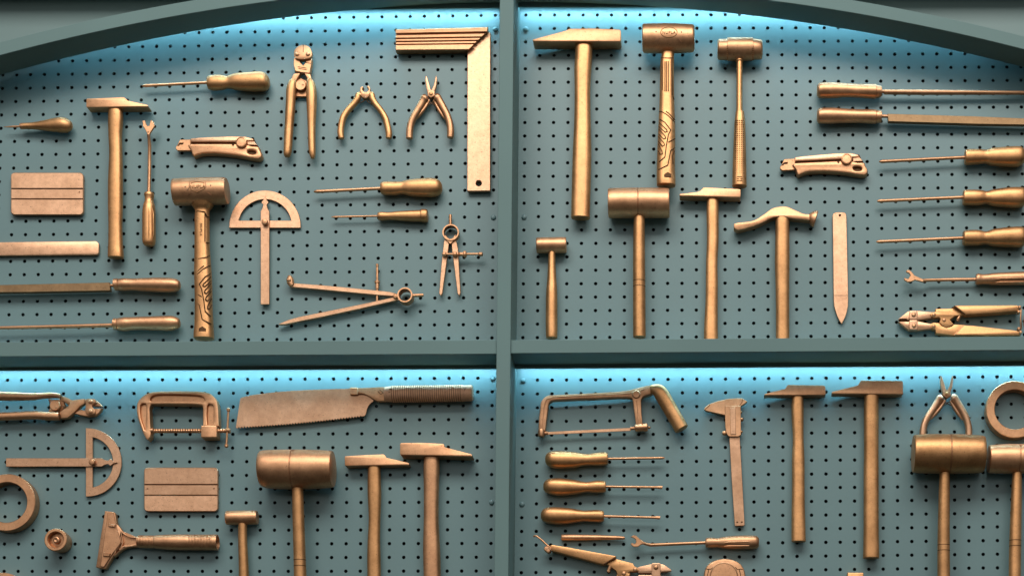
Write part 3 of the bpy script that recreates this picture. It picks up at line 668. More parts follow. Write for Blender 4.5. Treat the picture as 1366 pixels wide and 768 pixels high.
# try square
t = thing('try_square', 640, 60, 'large bronze try square with a grooved stock and drilled blade', 'try square')
plate(t, 'blade', PALE, [(623.6,66),(648,40),(654.2,44.6),(653.9,254.4),(623.2,254.8)], 3, 9, .5, [holeloop(638.6,244.4,3.9,20)])
dg = lambda y: 651.4 - (y - 41.5) * 1.1
st_ = plate(t, 'stock', COPPER, [(527.6,39.4),(650.8,36.2),(651.6,41),(624.6,66.2),(527.8,67.4)], 1, 13, .6)
for a, b, dd in ((39.8,44.6,17),(47,51,15.4),(52.4,55.2,15.0),(56.6,59.2,15.0),(60.4,66.8,16)):
    yl, yr = a, a - .025 * 120 + (a - 40) * .06; 
    plate(st_, 'stock_rib', COPPER, [(527.8, a), (min(650.9, dg(a - 1.6)), a - 2.6 + (a - 39.8) * .07), (dg(b - 1.6), b - 2.6 + (b - 39.8) * .07), (527.8, b)], 12.4, dd, .5)
# protractors
def protractor(label, cx, cy, R_, rot, s, parts_d, blade_len):
    t = thing('protractor', cx, cy, label, 'protractor', 'bronze protractors with a swivel arm')
    def X(L_): return [(cx + s * (-y), cy + s * x) if rot else (cx + s * x, cy + s * y) for x, y in L_]
    out = [(R_ * math.cos(a * PI / 36), -R_ * math.sin(a * PI / 36)) for a in range(37)]
    outer = [(R_ + .2, 2.2)] + out[0:] + [(-R_ - .2, 2.2)]
    ri = R_ - 11.8
    a0 = math.asin(7.4 / ri)
    inner = [(ri * math.cos(a0 + (PI - 2 * a0) * k / 26), -ri * math.sin(a0 + (PI - 2 * a0) * k / 26)) for k in range(27)]
    plate(t, 'scale', PALE, X(outer), 2, 4.6, .4, [X(inner)])
    b = [(0,-41),(1.6,-36),(5,-31.6),(2.4,-28.6),(3.4,-24),(5.8,-19.6),(5.8,blade_len),(-5.8,blade_len),(-5.8,-19.6),(-3.4,-24),(-2.4,-28.6),(-5,-31.6),(-1.6,-36)]
    plate(t, 'swivel_arm', PALE, X(b), 4.8, 7.4, .4)
    p = X([(-.6, -6)])[0]
    turned(t, 'pivot_knob', COPPER, p[0], p[1], [(2.6,7),(2.6,9),(4.2,9.6),(4.2,12.6),(3.4,13.6),(1.6,14)], 20, dref=13)
    return t
protractor('half round bronze protractor with its arm hanging down, right of the soft faced hammer', 353.4, 301.6, 47.6, 0, 1, 0, 104.2)
protractor('half round bronze protractor lying sideways with its arm pointing left', 116.5, 616.2, 47.2, 1, .965, 0, 112.6)
# vernier caliper
t = thing('caliper', 980, 560, 'bronze vernier caliper hanging beside the screwdrivers in the lower right bay', 'caliper')
plate(t, 'beam', PALE, [(971.6,560),(985.6,560),(989.6,630),(993.4,699.2),(992.6,700.4),(981,700.8),(980,700),(976,640)], 3, 7, .4, [holeloop(983.4,696,.8,8), holeloop(989.6,695.8,.8,8)])
plate(t, 'jaws', COPPER, [(939,545.6),(940,543.6),(945.6,538.8),(958,534.4),(972,531.4),(984,530.6),(990.7,531),(996.8,535.2),(994,537.8),(988,541.6),(987.6,545),(966.9,553.2),(950,549.4),(942,547.6)], 3, 9, .5)
plate(t, 'slider', COPPER, [(966.9,541),(988.2,541),(988.6,579.6),(985,581.8),(972,581.8),(968.6,577),(967.4,566)], 4, 10.5, .5)
A = Acc(); A.add(*plate_geo([(973.8,543),(981,543),(981.6,579),(974.6,579)], 10, 11.6, .4)); A.build('scale_window', PALE, t)
for x, y, r in ((989.6,558.4,2.6),(966.2,576.6,3.2),(989.2,575,1.8),(988.4,549,1.4)): rivet(t, x, y, r, 7, 'screw_knob', COPPER, 3.2)
lines(t, 'jaw_gap', PATINA_SHADE, [[(940,546.4),(946,541),(947,538.6)],[(985.8,541.6),(990,536),(990.6,531.4)]], lambda x, y: 9, .35)
# dividers, upright
def bow(par, x, y, r, d0, d1): turned(par, 'bow_spring', COPPER, x, y, [(r, d0), (r, d1), (r - 1.7, d1), (r - 1.7, d0)], 30, dref=d1, closed=True)
t = thing('dividers', 600, 330, 'small bronze spring dividers with points down near the centre post', 'dividers')
q = lambda L_: pts(575, 280, 6.4, L_)
plate(t, 'leg', PALE, q([(112,255),(148,262),(153,290),(142,370),(128,480),(96,712),(82,732),(69,712),(85,500),(98,370)]), 4, 9, .5)
plate(t, 'leg', PALE, q([(178,262),(214,255),(230,330),(238,470),(252,705),(241,732),(226,712),(200,500),(184,380),(176,300)]), 4, 9, .5)
bow(t, 575 + 167 / 6.4, 280 + 190 / 6.4, 11, 3, 13)
plate(t, 'spring_clip', COPPER, q([(120,210),(140,235),(165,250),(190,235),(208,208),(212,240),(185,270),(165,290),(145,272),(118,245)]), 8, 11.5, .4)
tube(t, 'stem', COPPER, [(*q([(165,128)])[0], 7), (*q([(165,42)])[0], 7)], 2.1, 14)
tube(t, 'adjusting_screw', COPPER, [(*q([(95,378)])[0], 12), (*q([(425,376)])[0], 12)], 1.5, 12)
A = Acc()
for xx, r, w_ in ((115,3.2,1.6),(205,3.2,1.6),(240,3.2,.0),(262,2.6,2),(290,4.4,1.2),(424,2.8,2)):
    p = q([(xx, 378)])[0]
    A.add(*loft_geo([(p[0] - w_ - 1, p[1], r * .7, r * .7, 12), (p[0] - w_, p[1], r, r, 12), (p[0] + w_, p[1], r, r, 12), (p[0] + w_ + 1, p[1], r * .7, r * .7, 12)], 14, 2, 0))
A.build('adjusting_nut', COPPER, t)
# large compass
t = thing('compass', 530, 394, 'large bronze spring compass opened wide, its legs pointing left', 'compass')
plate(t, 'leg', PALE, [(387.6,377.2),(430,380.2),(480,385),(518,388.8),(528,391),(528,395),(505,393.4),(470,390),(430,386.2),(387,382.4)], 4, 10, .5)
plate(t, 'leg', PALE, [(371.4,432.2),(385,426.2),(398,422.6),(480,406),(528,395.6),(531,400),(480,411.6),(430,422.4),(400,428.2),(380,432.4)], 4, 10, .5)
cx_, cy_ = 540, 393
bow(t, cx_, cy_, 10, 4, 19)
turned(t, 'pivot', COPPER, 527.6, 395, [(3.4,8),(3.4,12.5),(2.4,13.4),(.4,13.6)], 18, dref=12)
plate(t, 'spring_clip', COPPER, [(529,392),(535,389),(532.5,394),(534,399),(537,401),(531,400)], 10, 13.5, .4)
tube(t, 'stem', COPPER, [(549.6,394.2,12),(563.5,393.6,12),(565,393.4,12)], [2.2,2.3,1.8], 14)
tube(t, 'adjusting_screw', COPPER, [(503,402,7),(503.2,384,7),(503.2,370,7),(503.2,354,7)], 1.7, 12)
for y0, y1, r, nm_ in ((375,377.4,3.6,'adjusting_nut'),(378,385,2.4,'nut_collar'),(352.6,355.4,2.0,'screw_tip')):
    A = Acc(); A.add(*loft_geo([(503.2,y0 - .6,r * .7,r * .7,7.5),(503.2,y0,r,r,7.5),(503.2,y1,r,r,7.5),(503.2,y1 + .6,r * .7,r * .7,7.5)], 14, 2, 0)); A.build(nm_, COPPER, t)
loft(t, 'needle_clamp', COPPER, [(386.2,367.6,2.4,3,9),(387,372,4.6,5,9),(387.6,377,4.8,5,9),(390,381.6,3.6,4,9)], 18, 2.2, .8)
loft(t, 'clamp_screw', COPPER, [(382.4,374,2.4,2.4,12),(384.5,374,3,3,12),(388.6,373.6,3,3,12)], 14, 2, .5)

# ---------------- utility knives
def knife(label, f, dz=0):
    q = lambda L_: [f(225 + X / 10.12, 175 + Y / 10.12) for X, Y in L_]
    o = q([(470, 200)])[0]
    t = thing('utility_knife', o[0], o[1], label, 'utility knife', 'snap off utility knives')
    low = cr([(300,162),(900,157),(1190,200),(1222,240),(1252,300),(1250,345),(1212,374),(1160,372),(1080,358),(960,334),(820,314),(680,300),(550,296),(450,300),(385,318),(340,334),(318,318),(302,262)], 3, True)
    low = [(x, max(y, 165 if x < 1040 else 197)) for x, y in low]
    slot = cr([(1068,262),(1110,256),(1160,268),(1170,290),(1150,308),(1090,304),(1066,284)], 2, True)
    b = plate(t, 'lower_body', COPPER, q(low), 2, 13, 2.6, [q(slot)[::1]], segs=3)
    up = [(296,97),(420,86),(620,76),(850,67),(1030,72),(1085,86),(1130,100),(1150,128),(1060,131),(1052,145),(296,146)]
    plate(t, 'upper_rail', PALE, q(up), 3, 13.5, 1.2, segs=2)
    plate(t, 'end_cap', PALE, q([(1060,137),(1152,133),(1200,190),(1060,188)]), 3, 12.4, .8)
    plate(t, 'blade_channel', PATINA_SHADE, q([(296,100),(1150,100),(1190,200),(1200,330),(1060,330),(1000,220),(296,200)]), 1.5, 9, .2)  # near-black plate, its colour stands in for shade inside the slot
    plate(t, 'blade_guide', COPPER, q([(92,220),(118,180),(150,118),(156,113),(298,112),(298,262),(120,263),(95,240)]), 5, 9.5, .6, [q(cr([(150,162),(196,160),(190,176),(150,178),(130,200),(122,196)], 1, True))])
    p = q([(980,152)])[0]
    turned(t, 'locking_wheel', COPPER, p[0], p[1], [(7.6,10),(7.6,15),(6.9,16.4),(5.8,16.8),(5.4,16.2),(.5,16.4)], 26, dref=15)
    p = q([(868,185)])[0]; rivet(t, p[0], p[1], 1.8, 12.4, 'slider_stop', PATINA_SHADE)
    return t
knife('bronze utility knife in the upper left bay below the left screwdriver', lambda x, y: (x, y))
an = math.radians(-2.6)
knife('bronze utility knife in the upper right bay below the two files', lambda x, y: (1040.2 + ((x - 233.9) * math.cos(an) - (y - 196.7) * math.sin(an)) * 1.02, 223.2 + ((x - 233.9) * math.sin(an) + (y - 196.7) * math.cos(an)) * 1.02))

# ---------------- pliers
def longnose(label, ox, oy, sx, gold):
    t = thing('long_nose_pliers', ox, oy, label, 'pliers', 'long nose pliers')
    q = lambda L_: [(ox + (X - 925) / 4.516 * sx, oy + (Y - 335) / 4.516) for X, Y in L_]
    plate(t, 'jaw', PALE, q([(894,228),(902,240),(915,285),(926,325),(918,345),(903,330),(896,300),(890,260)]), 5, 12, .8, segs=2)
    plate(t, 'jaw', PALE, q([(956,226),(961,245),(957,290),(945,330),(930,345),(924,325),(943,285),(950,245)]), 5, 12, .8, segs=2)
    plate(t, 'pivot_plate', COPPER, q([(903,325),(925,314),(946,325),(948,350),(925,364),(905,350)]), 4, 13, .8, segs=2)
    p = q([(925,337)])[0]; rivet(t, p[0], p[1], 2.6, 12.6, 'pivot_pin')
    for sg, hl, rd in ((-1, [(903,356,3.2),(890,368,5.2),(878,385,4.4),(855,425,4.2),(822,480,4.2),(804,525,4.1),(797,570,4.1),(796,612,3.9)], [(915,378,2.0),(893,418,2.3),(862,460,2.4),(836,492,1.2)]),
                       (1, [(948,356,3.2),(962,364,5.2),(977,385,4.6),(1000,425,4.4),(1025,475,4.2),(1040,525,4.1),(1044,570,4.1),(1042,606,3.9)], [(944,380,2.0),(962,415,2.3),(985,455,2.4),(1012,494,1.2)])):
        st = [(*q([(X, Y)])[0], w_ * 1.13, w_ * 1.1, 10) for X, Y, w_ in hl]
        h = loft(t, 'handle', gold, cr(st, 4), 18, 2.2, 1.0)
        st = [(*q([(X, Y)])[0], w_, w_, 8.5) for X, Y, w_ in rd]
        loft(h, 'finger_ridge', gold, cr(st, 3), 12, 2, 0)
    tube(t, 'return_spring', PATINA_SHADE, [(*q([(905,380)])[0], 8), (*q([(925,395)])[0], 9), (*q([(960,415)])[0], 8)], .5, 6)
    tube(t, 'return_spring', PATINA_SHADE, [(*q([(948,378)])[0], 8), (*q([(925,398)])[0], 9), (*q([(895,420)])[0], 8)], .5, 6)
    return t
longnose('open bronze long nose pliers hanging left of the try square blade', 574.8, 124.2, 1.0, COPPER)
longnose('open bronze long nose pliers whose handles go behind a very large mallet', 1262.9, 524.2, 1.12, PALE)
t = thing('nipping_pliers', 487, 128, 'open bronze end nipping pliers with short hooked jaws', 'pliers')
q = lambda L_: pts(370, 50, 4.516, L_)
plate(t, 'jaws', COPPER, q([(510,293),(498,303),(496,325),(499,345),(512,362),(530,368),(545,362),(557,345),(559,322),(558,303),(551,290),(541,292),(539,300),(548,306),(549,318),(538,328),(522,328),(511,318),(512,306),(519,300)]), 4, 12, 1, segs=2)
for hl in ([(512,352,2.4),(490,348,3.6),(482,372,3.8),(462,400,3.6),(425,440,3.6),(398,482,3.8),(386,528,3.8),(381,575,3.8),(387,612,3.4)], [(545,352,2.4),(568,346,3.6),(574,372,3.8),(592,402,3.6),(626,445,3.6),(652,490,3.8),(664,535,3.8),(672,578,3.8),(670,610,3.4)]):
    loft(t, 'handle', GOLD, cr([(*q([(X, Y)])[0], w_ * 1.14, w_ * 1.1, 9) for X, Y, w_ in hl], 4), 18, 2.2, 1)
tube(t, 'return_spring', PATINA_SHADE, [(*q([(488,398)])[0], 8), (*q([(520,385)])[0], 9), (*q([(530,372)])[0], 8)], .5, 6)
tube(t, 'return_spring', PATINA_SHADE, [(*q([(570,404)])[0], 8), (*q([(545,388)])[0], 9), (*q([(530,372)])[0], 8)], .5, 6)

# hand bolt cutters
t = thing('hand_cutter', 402, 110, 'bronze hand bolt cutter hanging upright between the screwdriver and the nipping pliers', 'bolt cutter', 'compact hand bolt cutters')
q = lambda L_: pts(370, 50, 9.6, L_)
plate(t, 'lower_jaws', COPPER, q([(210,262),(440,262),(441,300),(436,350),(415,462),(320,452),(225,432),(205,345)]), 3, 11, .8, [q([(292,288),(352,288),(362,318),(330,357),(294,322)])])
plate(t, 'jaw_cover', COPPER, q(cr([(215,170),(250,122),(300,98),(350,95),(408,124),(436,175),(438,235),(405,268),(330,280),(250,274),(215,245)], 3, True)), 8, 15, 1.0, segs=2)
lines(t, 'jaw_slit', PATINA_SHADE, [q([(330,98),(331,190)]), q([(355,322),(430,335)]), q([(262,378),(370,395)]), q([(270,400),(375,415)])], lambda x, y: 15 if y < 72 else 11, .5)
for X in (250, 388): rivet(t, *q([(X, 208)])[0], 3.0, 15, 'bolt', COPPER)
for L_ in ([(165,575),(183,510),(212,462),(292,458),(282,480),(250,530),(228,585)], [(345,458),(418,468),(445,570),(395,580),(372,510)]):
    plate(t, 'link_arm', COPPER, q(L_), 4, 11, .9, segs=2)
plate(t, 'spacer', RUST, q([(225,560),(300,520),(388,560),(395,700),(370,760),(225,760),(212,700)]), 3, 7, .8)
turned(t, 'pivot_disc', COPPER, *q([(298,615)])[0], [(7.2,5),(7.2,12),(6.4,13),(.5,13)], 24, dref=12); rivet(t, *q([(325,602)])[0], 1.4, 13, 'pivot_pin', COPPER)
loft(t, 'handle', GOLD, V([(107,387,395.8),(112,384.4,396),(120,382.2,395.4),(135,381.6,394),(150,380.8,393.2),(165,380.2,391.8),(180,379.2,390.6),(195,378.8,389.6),(205,378.4,388.2),(209.6,379.6,386)], 11, 1), 24, 2.3)
loft(t, 'handle', GOLD, V([(106,408.8,416.6),(112,408.8,420.4),(125,408.8,422.4),(140,409.2,422.4),(155,410,421.6),(170,410.6,420.8),(190,411.2,420.8),(202,412,421),(208,413.4,420.4),(211.8,415,419)], 11, 1), 24, 2.3)
t = thing('hand_cutter', 80, 545, 'bronze hand bolt cutter lying sideways at the left edge of the lower left bay', 'bolt cutter', 'compact hand bolt cutters')
q = lambda L_: pts(0, 510, 9.42, L_)
loft(t, 'handle', COPPER, [(X / 9.42, 510 + (a + b) / 18.84, (b - a) / 18.84, (b - a) / 18.84, 12) for X, a, b in cr([(-350,140,235),(-150,122,222),(0,116,225),(200,122,228),(400,133,222),(520,130,205),(620,124,196),(700,128,196),(765,146,206)], 4)], 24, 2.4)
loft(t, 'handle', COPPER, [(X / 9.42, 510 + (a + b) / 18.84, (b - a) / 18.84, (b - a) / 18.84, 12) for X, a, b in cr([(-350,395,480),(-150,390,482),(0,378,478),(200,370,470),(400,360,462),(500,362,466),(600,370,474),(700,372,474),(748,378,470)], 4)], 24, 2.4)
plate(t, 'link_arm', COPPER, q([(755,158),(860,196),(905,222),(925,250),(870,285),(800,240),(755,215)]), 4, 11, .9, segs=2)
plate(t, 'lower_jaws', COPPER, q([(742,375),(800,330),(862,285),(900,222),(960,210),(1060,200),(1062,262),(1000,300),(960,345),(900,400),(850,440),(762,452)]), 5, 12.5, .9, segs=2)
plate(t, 'cutting_jaw', RUST, q([(1020,205),(1190,208),(1245,248),(1288,300),(1170,295),(1150,262),(1030,262)]), 4, 10, .8)
plate(t, 'cutting_jaw', RUST, q([(930,385),(1000,340),(1070,345),(1170,325),(1288,318),(1245,382),(1190,420),(1110,426),(1020,412)]), 4, 10, .8)
plate(t, 'jaw_cover', COPPER, q(cr([(1072,212),(1130,200),(1188,206),(1206,248),(1165,275),(1158,305),(1190,345),(1186,390),(1130,402),(1082,392),(1068,340),(1075,280)], 3, True)), 8, 14, .9, segs=2)
for Y in (236, 360): rivet(t, *q([(1135, Y)])[0], 3.0, 14, 'bolt', COPPER)
plate(t, 'spacer', RUST, q([(600,205),(700,215),(790,200),(820,290),(760,360),(600,375),(640,290)]), 3, 8, .8)
turned(t, 'pivot_disc', COPPER, *q([(690,285)])[0], [(7,5),(7,14),(6.2,15),(.5,15)], 24, dref=14); rivet(t, *q([(700,310)])[0], 1.3, 15, 'pivot_pin', COPPER)
lines(t, 'seams', PATINA_SHADE, [q([(772,150),(755,215)]), q([(780,300),(860,300)]), q([(745,378),(750,450)])], lambda x, y: 15, .5)

# long bolt cutters with stamped handles
def boltcutter(label, f, both, dz=0, jaws=True):
    q = lambda L_: [f(X, Y) for X, Y in L_]
    o = q([(540, 243)])[0]
    t = thing('bolt_cutter', o[0], o[1], label, 'bolt cutter', 'bolt cutters with stamped handles')
    plate(t, 'cutting_jaw', PALE, q([(64,243),(66,236),(165,156),(270,150),(340,158),(430,165),(440,215),(400,228),(270,247),(160,247),(155,236),(75,236)]), 4, 11, .8, segs=2)
    plate(t, 'cutting_jaw', PALE, q([(64,262),(155,262),(270,258),(400,285),(440,290),(440,330),(395,338),(270,352),(175,352),(120,310)]), 4, 11, .8, segs=2)
    plate(t, 'jaw_groove', PATINA_SHADE, q([(75,236),(160,236),(160,262),(75,262)]), 4, 8, .3)
    plate(t, 'link_plate', PALE, q(rrect(180, 150, 266, 242, 14, 3)), 10, 15, .8, segs=2)
    plate(t, 'link_plate', PALE, q(rrect(180, 245, 266, 346, 14, 3)), 10, 15, .8, segs=2)
    for X, Y, r in ((225,190,22),(228,302,23)): rivet(t, *q([(X, Y)])[0], r / 7.76, 15, 'bolt', COPPER)
    plate(t, 'handle_plate', GOLD, q([(450,130),(640,124),(760,190),(650,205),(600,243),(640,290),(600,312),(560,322),(515,300),(490,268),(502,232),(485,216),(440,225),(405,210),(395,185),(410,165),(450,160)]), 6, 13, 1, segs=2)
    plate(t, 'handle_plate', GOLD, q([(400,285),(430,272),(490,276),(515,305),(560,326),(610,315),(645,290),(745,296),(700,400),(640,404),(455,384),(450,345),(410,335),(395,315)]), 4, 12, 1, segs=2)
    for X, Y, r in ((433,187,20),(432,304,20),(540,243,19)): rivet(t, *q([(X, Y)])[0], r / 7.76, 13, 'bolt', COPPER)
    h = plate(t, 'handle', GOLD, q([(640,98),(660,93),(1290,90),(1325,104),(1322,130),(1305,152),(1100,168),(760,190)]), 4, 17, 1.6, segs=2)
    lines(h, 'seam', PATINA_SHADE, [q([(640,100),(760,190)])], lambda x, y: 17, .7)
    tube(t, 'end_stop', COPPER, [(*q([(700,205)])[0], 10), (*q([(682,238)])[0], 10)], [2.2, 2.2], 10)
    rivet(t, *q([(684,242)])[0], 2.1, 9.5, 'stop_screw', COPPER)
    h = plate(t, 'handle', GOLD, q([(740,296),(850,302),(1250,348),(1335,362),(1335,395),(1320,404),(1000,408),(640,404),(655,380)]), 4, 17, 1.6, segs=2)
    lines(h, 'seam', RUST, [q([(742,298),(642,402)])], lambda x, y: 17, .5)
    return t, q
t, q = boltcutter('bronze bolt cutter with stamped handles lying closed on the crossbar at the right edge', lambda X, Y: (1190 + X / 7.76, 395 + Y / 7.76), True)
tube(t, 'locking_ring', COPPER, [(*q([(1318,100)])[0], 14), (*q([(1335,140)])[0], 16), (*q([(1330,230)])[0], 16), (*q([(1336,335)])[0], 15), (*q([(1320,355)])[0], 13)], 1.1, 8)
tube(t, 'locking_ring', COPPER, [(*q([(1400,150)])[0], 12), (*q([(1372,200)])[0], 14), (*q([(1368,300)])[0], 14), (*q([(1395,360)])[0], 12)], 1.1, 8)
A = Acc()
for X, Y in ((1312,160),(1322,112),(1312,335),(1330,372)): A.add(*turned_geo(*q([(X, Y)])[0], [(2.2,12),(2.2,18),(1.4,19),(.1,19.2)], 14, dref=18))
A.build('ring_pins', COPPER, t)
# the lower one: jaws to the right, upper handle rising to the left, lower handle leaving the picture
def L2(X, Y): return (700 + X / 6.83, 705 + Y / 6.83)
t = thing('bolt_cutter', 845, 765, 'bronze bolt cutter with stamped handles cut off by the bottom edge, jaws to the right', 'bolt cutter', 'bolt cutters with stamped handles')
q = lambda L_: [L2(X, Y) for X, Y in L_]
MY = 410
mir = lambda L_: [(X, 2 * MY - Y) for X, Y in L_][::-1]
up = [(1035,345),(1150,320),(1235,316),(1270,325),(1335,370),(1335,384),(1240,392),(1240,402),(1035,402),(1025,380)]
plate(t, 'cutting_jaw', PALE, q(up), 4, 11, .8, segs=2); plate(t, 'cutting_jaw', PALE, q(mir(up)), 4, 11, .8, segs=2)
lk = rrect(1155, 309, 1236, 510, 12, 3)
plate(t, 'link_plate', PALE, q(lk), 10, 15, .8, segs=2)
for Y in (347, 2 * MY - 347): rivet(t, *q([(1195, Y)])[0], 3.2, 15, 'bolt', COPPER)
hp = [(735,312),(835,274),(985,312),(998,338),(1030,352),(1038,378),(1010,392),(960,388),(935,400),(960,412),(940,450),(850,440),(832,380),(790,350)]
plate(t, 'handle_plate', GOLD, q(hp), 6, 13, 1, segs=2)
plate(t, 'handle_plate', GOLD, q(mir(hp)), 4, 11.5, 1, segs=2)
for X, Y in ((1005,368),(903,402),(1005,2 * MY - 368)): rivet(t, *q([(X, Y)])[0], 2.9, 13, 'bolt', COPPER)
hh = [(232,150),(250,142),(420,170),(832,246),(828,262),(718,322),(245,198),(236,180)]
h = plate(t, 'handle', GOLD, q(hh), 4, 17, 1.4, segs=2); lines(h, 'seam', PATINA_SHADE, [q([(830,252),(718,320)])], lambda x, y: 17, .7)
plate(t, 'handle', GOLD, q(mir(hh)), 4, 17, 1.4, segs=2)
tube(t, 'locking_hook', COPPER, [(*q([(80,72)])[0], 15), (*q([(88,62)])[0], 15.5), (*q([(110,66)])[0], 16), (*q([(160,105)])[0], 16), (*q([(205,148)])[0], 17), (*q([(228,165)])[0], 18), (*q([(240,195)])[0], 17)], 1.25, 10)
A = Acc()
for X, Y, r in ((200,180,26),(214,198,20),(228,178,20)): A.add(*turned_geo(*q([(X, Y)])[0], [(r / 6.83, 8), (r / 6.83, 17), (r / 9, 18.5), (.1, 18.8)], 16, dref=17))
A.build('hook_pins', COPPER, t)
tube(t, 'end_stop', COPPER, [(*q([(782,335)])[0], 11), (*q([(765,375)])[0], 11)], [2.6, 2.2], 10)
rivet(t, *q([(764,380)])[0], 2.4, 11, 'stop_screw', COPPER)

# ---------------- screw clamp
t = thing('screw_clamp', 245, 560, 'bronze screw clamp with a C shaped frame and threaded screw', 'clamp')
q = lambda L_: pts(0, 480, 3.994, L_)
outer = cr([(726,262),(732,225),(752,198),(790,174),(860,165),(1000,165),(1080,168),(1125,182),(1152,212),(1162,250)], 3) + [(1166,352),(1080,352),(1080,256)] + cr([(1078,246),(1060,238),(960,235),(820,235),(803,240),(797,256)], 3) + [(803,392)] + cr([(800,410),(786,424),(772,408),(752,362),(734,310)], 3)
h1 = cr([(800,205),(815,190),(860,184),(1000,186),(1070,192),(1086,208),(1082,220),(1000,219),(860,219),(808,219)], 2, True)
h2 = cr([(748,240),(766,232),(778,242),(776,300),(774,372),(764,352),(748,296)], 2, True)
h3 = cr([(1104,244),(1120,236),(1136,246),(1136,300),(1134,342),(1104,342)], 2, True)
plate(t, 'clamp_frame', COPPER, q(outer), 4, 17, 1.6, [q(h1), q(h2), q(h3)], segs=2)
plate(t, 'frame_web', COPPER, q([(742,225),(800,180),(1090,178),(1150,240),(1150,350),(1090,350),(1090,230),(795,228),(790,385),(770,385),(742,320)]), 7, 12.6, .2)
plate(t, 'threaded_boss', COPPER, q(rrect(1070, 348, 1154, 412, 6, 3)), 2, 20, 1.2, segs=2)
st = []
for i in range(62):
    xx = 822 + i * 6.6; st.append((q([(xx, 377)])[0][0], 480 + 377 / 3.994, 2.5 if i % 2 else 3.2, 2.5 if i % 2 else 3.2, 12))
loft(t, 'screw', COPPER, st, 16, 2, 0, 20)
loft(t, 'swivel_pad', COPPER, [(198.6,574.6,3,3.4,12),(200,574.6,4.4,5,12),(205,574.4,4.4,5,12),(206.5,574.4,3.2,3.6,12)], 18, 2, .6)
loft(t, 'screw_head', COPPER, [(301,574.2,2.6,2.6,12),(303,574.2,3.4,3.6,12),(306.5,574.2,3.4,3.6,12),(307.4,574.2,2.4,2.6,12)], 16, 2, 0)
tube(t, 'tommy_bar', COPPER, [(304.8,547,13),(303.6,570,13),(302,594,13)], 1.5, 12)
A = Acc()
for x, y in ((304.7,546.4),(302,594.2)): A.add(*loft_geo([(x, y - 2.6, 1.2, 1.2, 13), (x, y - 1.2, 2.6, 2.6, 13), (x, y + 1.2, 2.6, 2.6, 13), (x, y + 2.6, 1.2, 1.2, 13)], 14, 2, 0))
A.build('bar_ends', COPPER, t)

# ---------------- Japanese saw
t = thing('pull_saw', 500, 530, 'broad bladed bronze pull saw with a cord wrapped handle', 'saw')
topc = cr([(320.4,531.4),(324,529.4),(342,525.8),(380,521.6),(420,519.4),(467,518)], 4)
bl = topc + [(480,518)] + cr([(486,522),(494,530),(499,534)], 3)[0:] + cr([(498.6,534.2),(493,539),(489.6,545.4),(488,552)], 3) + [(486,554.6),(482,555)]
xa, ya, xb, yb = 481, 555.2, 314.8, 570.4; n_ = 44
for i in range(n_):
    q0 = i / n_; X = xa + (xb - xa) * q0; Y = ya + (yb - ya) * q0 + 0; bow_ = 1.4 * math.sin(PI * q0)
    bl.append((X, Y + bow_ - 1.2)); bl.append((X - 1.9, Y + bow_ + 1.1))
bl.append((314.6, 569.6))
plate(t, 'blade', PALE, bl, 6, 8.4, .2)
nk = [(467,517.4),(513.6,515.8),(513.4,534.4),(503,534.6)] + cr([(500,533),(492,528.4),(486,525.6),(477,525),(467,525.4)], 3)
plate(t, 'neck', COPPER, nk, 4, 12, .7, segs=2)
plate(t, 'blade_clip', COPPER, rrect(466.6,516.4,477.2,526,1.2,2), 3, 13.5, .7)
def yy(X): return 516 + (X - 513) * -.018
st = [(513.4, 525.6, 9.2, 9.2, 12), (514, 525.6, 9.6, 9.8, 12), (522, 525.4, 10.2, 10.2, 12)]
for i in range(64):
    X = 523 + i * 1.48; r = 10.9 if i % 2 else 10.5; st.append((X, 525.4 - (X - 523) * .012, r, r, 12))
st += [(618.6, 524.2, 10.4, 10.4, 12), (629, 524, 10.4, 10.4, 12), (630.6, 524, 9.6, 9.6, 12)]
wh = loft(t, 'wrapped_handle', WRAP, st, 28, 2.2, 0, 22)
A = Acc()
for i in range(33):
    X = 524 + i * 2.85; yc = 525.4 - (X - 523) * .012; A.add(*loft_geo([(X - .32, yc, 11.0, 11.0, 12), (X + .32, yc, 11.0, 11.0, 12)], 24, 2.2, 0))
A.build('cord_shade_bands', DARKB, wh)  # dark bands paint the shade between the cord turns
lines(t, 'stamped_marks', PATINA_SHADE, [[(504,521.4),(508,525.6),(511.4,523.4)],[(506.4,519.6),(510.6,523)],[(518.4,522.6),(521.6,523)],[(519,519),(521.4,518),(522.4,521)],[(618.6,516.8),(620,519),(622,517)],[(620,519),(619.6,522)]], lambda x, y: 12 if x < 514 else 22.0, .45)

# ---------------- scraper
t = thing('scraper', 160, 720, 'wide bladed bronze scraper with a ribbed handle pointing right', 'scraper')
q = lambda L_: pts(120, 670, 7.59, L_)
plate(t, 'blade_holder', RUST, q([(150,82),(190,88),(240,92),(256,110),(270,210),(328,400),(250,515),(158,668),(110,664),(60,652),(98,400)]), 3, 11, 1.0, segs=2)
plate(t, 'cover_plate', RUST, q([(178,95),(238,96),(262,215),(312,392),(310,412),(232,512),(142,650),(104,646),(140,380)]), 10, 13, .7)
plate(t, 'neck', RUST, q(cr([(262,205),(300,245),(330,290),(370,325),(420,342),(480,344)], 3) + cr([(480,444),(420,446),(370,455),(310,485),(262,530),(240,545)], 3)), 4, 12, 1.4, [q([(318,300),(345,330),(400,352),(462,362),(462,410),(400,428),(350,430),(325,440),(340,400)])], segs=2)
plate(t, 'neck_web', RUST, q([(290,270),(480,350),(480,440),(290,480)]), 4, 8.6, .3)
for L_ in ([(190,200),(255,222),(250,250),(185,240)], [(135,505),(205,512),(195,545),(130,540)]): plate(t, 'clip', RUST, q(L_), 12, 15.4, .6)
rivet(t, *q([(232,236)])[0], 1.3, 15.2, 'screw', PALE)
st = [(183.2,721.8,6.2,6.2,13),(184.4,721.8,8.0,8,13)]
